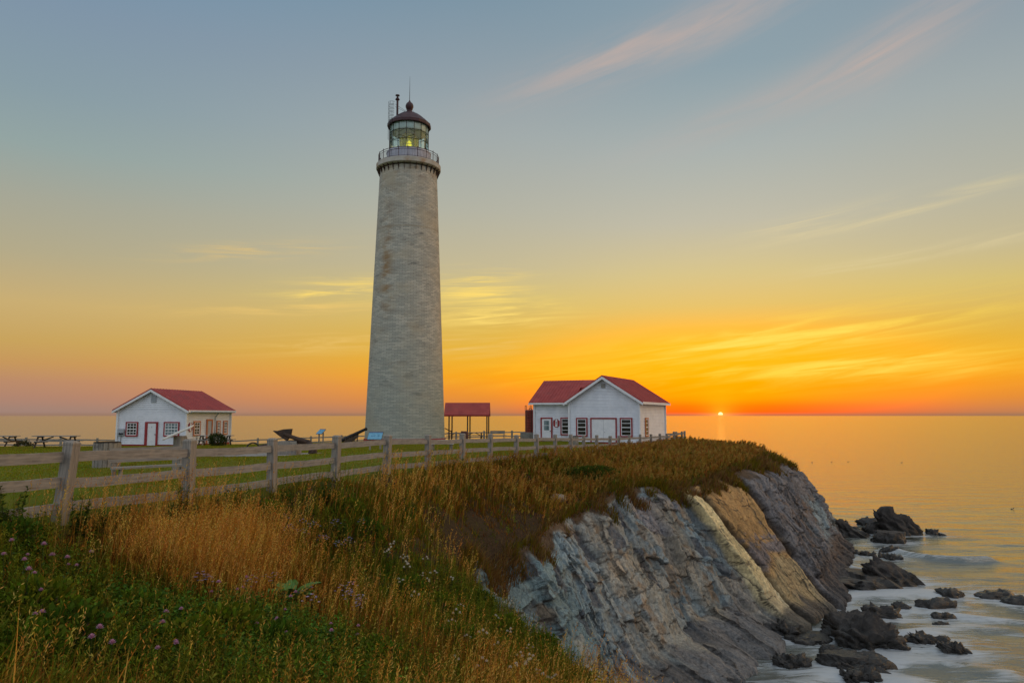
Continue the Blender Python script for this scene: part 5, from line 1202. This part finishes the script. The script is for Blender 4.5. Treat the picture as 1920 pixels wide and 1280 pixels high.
# ragged turf hanging over the rim of the rock
# --- leafy undergrowth: forbs with stems and leaves
pu = Pile()
def forbs(N, keep, hr, nl, Lr, Wr, cols, up=.45):
    xy = dens_sample(N, (-14, 21, 4, 60), keep); x, y = xy[:, 0], xy[:, 1]; D = np.hypot(x, y)
    b = np.stack([x, y, height(x, y) - .02], 1); h = rng.uniform(*hr, N); ln = rng.normal(0, .18, (N, 2)); top = b + np.stack([ln[:, 0] * h, ln[:, 1] * h, h], 1); cs = pick(cols, x, y, 0, .25)
    V, Q, _, C = tube_pile(b, top, np.maximum(.003, .0003 * D), cs * .9); pu.add(V, Q, None, C)
    for k in range(nl):
        u = np.clip((k + 1) / nl + rng.uniform(-.08, .08, N), .08, 1); p = b + (top - b) * u[:, None]; a = k * 2.4 + rng.uniform(-.6, .6, N)
        sz = (1.15 - .55 * u); d = np.stack([np.cos(a), np.sin(a), rng.normal(up, .35, N)], 1)
        V, T, C = leaves(p, d, np.tile([0, 0, 1.0], (N, 1)) + rng.normal(0, .3, (N, 3)), rng.uniform(*Lr, N) * sz * np.maximum(1, D / 16), rng.uniform(*Wr, N) * sz * np.maximum(1, D / 16), cs * (1 + .18 * rng.standard_normal(N)[:, None])); pu.add(V, None, T, C)
dk = [(.075, .115, .006), (.10, .14, .008), (.05, .085, .006), (.14, .155, .009)]
yl = [(.15, .18, .012), (.18, .18, .014), (.125, .16, .013), (.2, .155, .018)]
forbs(4200, lambda x, y: wild(x, y) * near_dens(x, y) * zmask(x, y, GREEN) * (1 - .7 * zmask(x, y, DRY)) * (1 - zmask(x, y, BUR)), (.12, .5), 16, (.04, .12), (.016, .042), dk)
forbs(5200, lambda x, y: wild(x, y) * near_dens(x, y) * np.clip(.10 + zmask(x, y, GREEN) * .6, 0, 1) * (1 - zmask(x, y, BARE)) * (1 - .5 * zmask(x, y, DRY)), (.25, .62), 20, (.04, .10), (.009, .022), yl, .7)
BR = [zone(430, 1245, 1.1, .8), zone(560, 1235, .6, .7), zone(330, 1190, .6, .6), zone(500, 1180, .4, .5)]
forbs(2400, lambda x, y: wild(x, y) * zmask(x, y, BR), (.2, .45), 12, (.07, .12), (.05, .085), [(.065, .14, .014), (.085, .17, .018), (.055, .12, .015)], .2)
tag(pu.build('leafy_undergrowth', M['leaf']), kind='stuff')
# --- mown lawn
NL = 170000
def lawn_ok(x, y): return (inside(x, y) & (slope_side(x, y) < .5) & (y > 10) & (x / y > -.78) & (x / y < .25)).astype(float)
xy = dens_sample(NL, (-48, 16, 10, 70), lambda x, y: lawn_ok(x, y) * np.clip((14 / np.maximum(y, 14)) ** .8, 0, 1)); x, y = xy[:, 0], xy[:, 1]; D = np.hypot(x, y)
pl2 = Pile(); cw = pick([(.17, .205, .008), (.20, .22, .010), (.22, .22, .014), (.26, .21, .03)], x, y, 0, .2); pt = sstep(fbm(np.stack([x, y, x * 0], 1) * .3, 3, 66), -.05, .35)[:, None]
cw = cw * (1 - pt * .4) + pt * .4 * np.array([.20, .16, .035])
pl2.add(*blades(np.stack([x, y, height(x, y)], 1), rng.uniform(.025, .06, NL), np.maximum(.006, .0009 * D), rng.uniform(0, 6.28, NL), rng.uniform(.2, .8, NL), rng.uniform(0, 6.28, NL), cw))
tag(pl2.build('lawn_grass', M['blade']), kind='stuff')
# --- bushes
def bush(name, label, cat, base, rx, ry, rz_, n, Ls, cols, stemc=(.05, .035, .02), seed=1):
    o = thing(name, label, cat, base); p = Pile(); v = rng.normal(0, 1, (n, 3)); v /= np.linalg.norm(v, axis=1)[:, None]; rr = rng.uniform(.35, 1.0, n) ** .5
    lump = 1 + .28 * fbm(v * 1.7, 3, seed); pos = v * rr[:, None] * lump[:, None] * np.array([rx, ry, rz_]) + np.array([0, 0, rz_ * .82]); k = pos[:, 2] > .02; pos, v = pos[k], v[k]; n = len(pos)
    d = v + rng.normal(0, .6, (n, 3)) + np.array([0, 0, .35]); V, T, C = leaves(pos, d, rng.normal(0, 1, (n, 3)), rng.uniform(.7, 1.3, n) * Ls, rng.uniform(.4, .7, n) * Ls, pick(cols, pos[:, 0], pos[:, 1], 0, .3)); p.add(V, None, T, C); p.build('foliage', M['leaf'], o)
    mb = MB()
    for k in range(7):
        a = k * .9; mb.tube((0, 0, -.1), (cos(a) * rx * .6, sin(a) * ry * .6, rz_ * 1.2), .03, .008, 6)
    mb.build('stem', M['wood_dark'], o); return o
bush('bush', 'round dark green bush at the corner of the cottage', 'bush', on(spot(408, 54), 54), .62, .6, .5, 3600, .075, [(.03, .05, .008), (.045, .065, .012), (.022, .04, .008)], seed=2)
cb = cast(1105, 902); bush('bush', 'low dark green bush overhanging the rock on the cliff edge', 'bush', (cb[0], cb[1], cb[2] - .15), 1.5, 1.1, .5, 7500, .10, [(.055, .085, .010), (.08, .105, .014), (.045, .065, .01)], seed=5)
for k, (px, Y_, s_, lb) in enumerate(((46, 66.5, 1.0, 'scrubby bush at the far lawn edge between the left picnic tables'),)):
    bush('bush', lb, 'bush', on(spot(px, Y_), Y_, -.4), .9 * s_, .6, .55, 1800, .12, [(.06, .06, .02), (.08, .07, .03)], seed=9)
# leafy shrubs in the near undergrowth
sh_m = [bush('leafy_shrub', 'low leafy green shrub in the near undergrowth', 'shrub', (0, 0, 0), .42, .38, .30, 900, .085, cl_, seed=sd_) for cl_, sd_ in (([(.07, .125, .008), (.10, .155, .012), (.05, .095, .008)], 21), ([(.10, .135, .008), (.14, .165, .012), (.075, .105, .008)], 22), ([(.045, .085, .008), (.065, .11, .010)], 23))]
for k, (px, py, s_) in enumerate(((700, 1262, 1.0), (420, 1225, 1.1), (520, 1262, 1.1), (610, 1235, .9), (350, 1255, 1.0), (470, 1190, .8), (250, 1180, .9), (60, 1180, 1.1), (130, 1240, 1.0), (40, 1265, 1.0), (820, 1150, .9), (900, 1135, .8), (770, 1115, .8), (950, 1205, .9), (1020, 1225, .8), (860, 1215, .9), (660, 1140, .7), (200, 1270, 1.0), (560, 1290, 1.0), (330, 1160, .7), (30, 1040, .9), (500, 985, .9), (650, 960, .8), (690, 1000, .8))):
    c_ = cast(px, py); o = sh_m[k % 3] if k < 3 else copy_tree(sh_m[k % 3])
    o.location = (c_[0], c_[1], H(c_[0], c_[1]) - .08); o.scale = (s_, s_, s_ * rng.uniform(.8, 1.25)); o.rotation_euler = (0, 0, rng.uniform(0, 6.28)); o['group'] = 'leafy shrubs in the near undergrowth'
# tall weeds along the near fence
wd_lab = 'tall leafy weed growing up in front of the near fence'
def weed(label, base, h, n, cols, group=None, spread=.28):
    o = thing('weed_plant', label, 'plant', base, 0, group); p = Pile(); ns = 5
    for s in range(ns):
        a = rng.uniform(0, 6.28); r = spread * .5 * rng.random(); hh = h * rng.uniform(.65, 1.0); b = np.array([cos(a) * r, sin(a) * r, -.03]); tp_ = b + np.array([cos(a) * .14 * h, sin(a) * .14 * h, hh])
        m_ = n // ns; u = rng.uniform(.1, 1, m_); pos = b + (tp_ - b) * u[:, None]; aa = rng.uniform(0, 6.28, m_); d = np.stack([np.cos(aa), np.sin(aa), rng.normal(.45, .3, m_)], 1); L_ = (.13 - .07 * u) * rng.uniform(.7, 1.2, m_)
        V, T, C = leaves(pos, d, np.tile([0, 0, 1.], (m_, 1)) + rng.normal(0, .3, (m_, 3)), L_, L_ * .42, pick(cols, u, u, 0, .25)); p.add(V, None, T, C)
        V, Q, _, C = tube_pile(b[None], tp_[None], [.006], np.array([[.05, .055, .02]])); p.add(V, Q, None, C)
    p.build('foliage', M['leaf'], o); return o
for px, Y_, h, lb in ((30, 10.6, .75, 'bushy green weed left of the leaning nearest fence post'), (10, 10.2, .55, 'low green weed at the left picture edge below the fence'), (148, 11.3, .75, 'dark weed with a knobbly head right of the leaning nearest post'), (190, 11.8, .5, 'short green weed before the lowest rail, first span of the fence'),
                      (352, 13.6, .85, 'tall dark weed climbing the second fence post'), (330, 13.4, .6, 'leafy weed just left of the second fence post'), (372, 13.7, .6, 'broad green weed just right of the second fence post'), (446, 15.4, .7, 'single upright weed against the rail before the third post'),
                      (410, 14.6, .5, 'low bushy weed midway between second and third posts'), (240, 12.3, .5, 'small weed midway along the first span of the fence'), (486, 13.2, .75, 'dark bushy weed in the dry grass below the third post'), (640, 16.5, .6, 'green weed clump among the brown grass below the fourth post'),
                      (620, 17.8, .7, 'yellowish green weed clump at the foot of the fourth post'), (770, 19.5, .6, 'green weed low on the slope below the sixth post'), (820, 23, .6, 'weed clump at the fence foot left of the lighthouse wall edge')):
    gx_ = spot(px, Y_); weed(lb, (gx_, Y_, H(gx_, Y_)), h, 260, [(.065, .105, .012), (.09, .125, .016), (.05, .085, .012)])
# burdock
bd = cast(546, 1142); o = thing('broad_leaved_plant', 'bright green plant with a rosette of very broad leaves in the dry grass', 'plant', (bd[0], bd[1], bd[2]))
p_ = None
for k in range(11):
    a = k * 2.4; L_ = .30 + .14 * ((k * 37) % 10) / 10; mb = MB(); nn = 7; vs = []
    for i in range(nn):
        u = i / (nn - 1); wv = .62 * L_ * (sin(pi * min(1, u * .92 + .06)) ** .7) * (1 if i % 2 else .88); zz = .14 + .30 * u * (1 - .55 * u) + (.10 if k > 5 else 0); rr = .03 + L_ * u * 1.15
        vs += [(rr, -wv / 2, zz + .03), (rr, 0, zz), (rr, wv / 2, zz + .03)]
    fs = [(i * 3 + j, i * 3 + j + 1, i * 3 + j + 4, i * 3 + j + 3) for i in range(nn - 1) for j in (0, 1)]
    mb.add(vs, fs); mb.tube((0, 0, -.02), (.04, 0, vs[1][2]), .012, .008, 5); lf_ = mb.build('leaf', pmat('broad_leaf', (.055, .15, .012), (.085, .19, .02), 14, (1, 1, 1), .5, .4) if k == 0 else lf_.data.materials[0], o, smooth=True); lf_.rotation_euler = (0, 0, a)
# flowers: one master per kind, copied
def flower_mat(name, c): m, t = newmat(name); finish(t, c, .7, spec=.1); return m
def flower_kind(name, label, cat, group, spots_, hr, master, scale=(.85, 1.2)):
    first = None
    for k, (px, py, jit) in enumerate(spots_):
        c = cast(px, py); c = c + np.array([rng.normal(0, jit), rng.normal(0, jit * 1.5), 0]); z_ = H(c[0], c[1])
        if first is None: o = first = master(name, label, cat, group)
        else: o = copy_tree(first)
        s_ = rng.uniform(*scale); o.location = (c[0], c[1], z_); o.rotation_euler = (0, 0, rng.uniform(0, 6.28)); o.scale = (s_, s_, s_ * rng.uniform(*hr))
def stem_mb(h, n=5):
    mb = MB().tube((0, 0, -.03), (.03, .01, h), .004, .003, 5)
    for k in range(n):
        a = k * 2.4; u = .2 + .6 * k / n; z_ = h * u; d = Vector((cos(a), sin(a), .5)); s = Vector((-sin(a), cos(a), 0)); b = Vector((.03 * u, .01 * u, z_)); L_ = .11 * (1.1 - u)
        mb.add([b, b + d * L_ * .5 + s * .012, b + d * L_, b + d * L_ * .5 - s * .012], [(0, 1, 2, 3)])
    return mb
M['fl_pink'] = flower_mat('pink_petals', (.50, .26, .38)); M['fl_white'] = flower_mat('white_fluff', (.62, .58, .48)); M['fl_lilac'] = flower_mat('lilac_petals', (.30, .26, .42)); M['fl_yellow'] = flower_mat('yellow_petals', (.55, .34, .03)); M['stem'] = flower_mat('green_stem', (.045, .06, .015))
def petals(mb, c, r, n, h=.6, up=.2):
    for k in range(n):
        a = k * 2.39996; e = up + h * (k / n); d = Vector((cos(a) * cos(e), sin(a) * cos(e), sin(e))); s = Vector((-sin(a), cos(a), 0)); c = Vector(c)
        mb.add([c, c + d * r * .6 + s * r * .22, c + d * r, c + d * r * .6 - s * r * .22], [(0, 1, 2, 3)])
def pink(name, label, cat, group):
    o = thing(name, label, cat, (0, 0, 0), 0, group); stem_mb(.46).build('stem', M['stem'], o, fix=False); mb = MB(); petals(mb, (.03, .01, .455), .036, 26, 1.3, .1); mb.build('blossom', M['fl_pink'], o, fix=False); return o
def white(name, label, cat, group):
    o = thing(name, label, cat, (0, 0, 0), 0, group); mb = stem_mb(.42, 7); hd = []
    for k, (x, y, z) in enumerate(((.02, .0, .44), (-.06, .04, .40), (.07, .05, .39), (.0, -.07, .37))): mb.tube((.02, .01, .25), (x, y, z), .003, .002, 4); hd.append((x, y, z))
    mb.build('stem', M['stem'], o, fix=False)
    for hx in hd[:3]: m2 = MB(); petals(m2, hx, .032, 24, 1.5, -.2); m2.build('seed_head', M['fl_white'], o, fix=False)
    return o
def lilac(name, label, cat, group):
    o = thing(name, label, cat, (0, 0, 0), 0, group); mb = stem_mb(.38, 8); hd = []
    for k in range(9): a = k * 2.4; r = .03 + .012 * k; x, y, z = cos(a) * r, sin(a) * r, .40 - .012 * k; mb.tube((.02, .0, .22), (x, y, z), .0025, .002, 4); hd.append((x, y, z))
    mb.build('stem', M['stem'], o, fix=False); m2 = MB()
    for h_ in hd: petals(m2, h_, .026, 10, .3, .1)
    m2.build('blossom', M['fl_lilac'], o, fix=False); return o
def yellow(name, label, cat, group):
    o = thing(name, label, cat, (0, 0, 0), 0, group); stem_mb(.42, 6).build('stem', M['stem'], o, fix=False); mb = MB(); petals(mb, (.03, .01, .42), .032, 14, .6, .1); mb.build('blossom', M['fl_yellow'], o, fix=False); return o
J = lambda pts, j: [(px, py + 34, j) for px, py in pts]
flower_kind('pink_wildflower', 'pink tufted wildflower on a thin stem among the green leaves', 'flower', 'pink wildflowers in the near undergrowth', J([(10, 1095), (30, 1107), (40, 1125), (24, 1070), (66, 1085), (76, 1092), (45, 1073), (32, 1138), (112, 1096), (126, 1086), (134, 1088), (168, 1075), (70, 1157), (60, 1197), (65, 1214), (178, 1211), (302, 1197), (316, 1190), (300, 1226),
    (328, 1236), (168, 1262), (158, 1269), (190, 1276), (290, 1275), (332, 1268), (524, 1212), (476, 1210), (538, 1236), (545, 1152), (550, 1148), (532, 1163), (456, 1118), (460, 1126), (434, 1130), (395, 1125), (402, 1130), (626, 1242), (620, 1198), (665, 1220), (676, 1222)], .03), (.85, 1.15), pink)
flower_kind('white_seed_plant', 'dry stem with white fluffy seed heads on the near slope', 'plant', 'white seed heads on the near slope', J([(725, 1035), (740, 1034), (750, 1037), (757, 1032), (735, 1040), (765, 1055), (768, 1066), (792, 1050), (800, 1088), (796, 1078), (812, 1068), (845, 1078), (862, 1128), (770, 1118), (738, 1090), (860, 1155), (850, 1170), (918, 1100), (940, 1110), (960, 1120), (845, 1248),
    (960, 1190), (985, 1215), (975, 1230), (1000, 1240), (1012, 1252), (930, 1210), (900, 1195), (990, 1262), (1020, 1270), (1040, 1272), (1100, 1262), (1120, 1270), (955, 1262), (930, 1155), (1010, 1160), (1040, 1200), (870, 1200), (905, 1240), (880, 1260)], .06), (.85, 1.15), white, (.8, 1.1))
flower_kind('lilac_aster', 'lilac aster with a loose head of tiny flowers on the slope', 'flower', 'lilac asters on the slope', J([(530, 968), (545, 985), (555, 993), (560, 975), (590, 985), (600, 992), (612, 998), (626, 1010), (640, 1000), (655, 995), (628, 978), (680, 965), (500, 1085), (514, 1088), (648, 1098), (652, 1110), (645, 1125), (655, 1135), (664, 1120), (640, 1105), (575, 1105), (582, 1112), (578, 1138), (470, 1095), (455, 1090), (672, 1130), (372, 1104), (385, 1106)], .05), (.85, 1.1), lilac)
flower_kind('yellow_wildflower', 'small yellow wildflower on the slope by the white seed heads', 'flower', 'yellow wildflowers on the slope', J([(700, 1046), (694, 1066), (684, 1082), (688, 1085), (720, 1088), (752, 1072), (776, 1072), (900, 1092), (833, 1085), (770, 1090)], .04), (.8, 1.1), yellow)
# a pale stone sitting in the brown slope
c = cast(1046, 938); bm = bmesh.new(); bmesh.ops.create_icosphere(bm, subdivisions=4, radius=1); Vs = np.array([v.co[:] for v in bm.verts]); fs = np.array([[v.index for v in f.verts] for f in bm.faces]); bm.free()
q1, q2, q3, q4 = cells(Vs * 1.3 + 3, 44); Vs = Vs * (1 + .3 * q4 + .15 * (q3 - .5))[:, None] * np.array([.36, .3, .2]); o = npmesh('boulder', Vs, None, fs, pmat('pale_stone', (.2, .16, .11), (.3, .25, .18), 4, bstr=.6)); o.location = (c[0], c[1], c[2] + .08)
tag(o, 'pale stone lodged in the brown grass slope above the grey rock', 'stone')
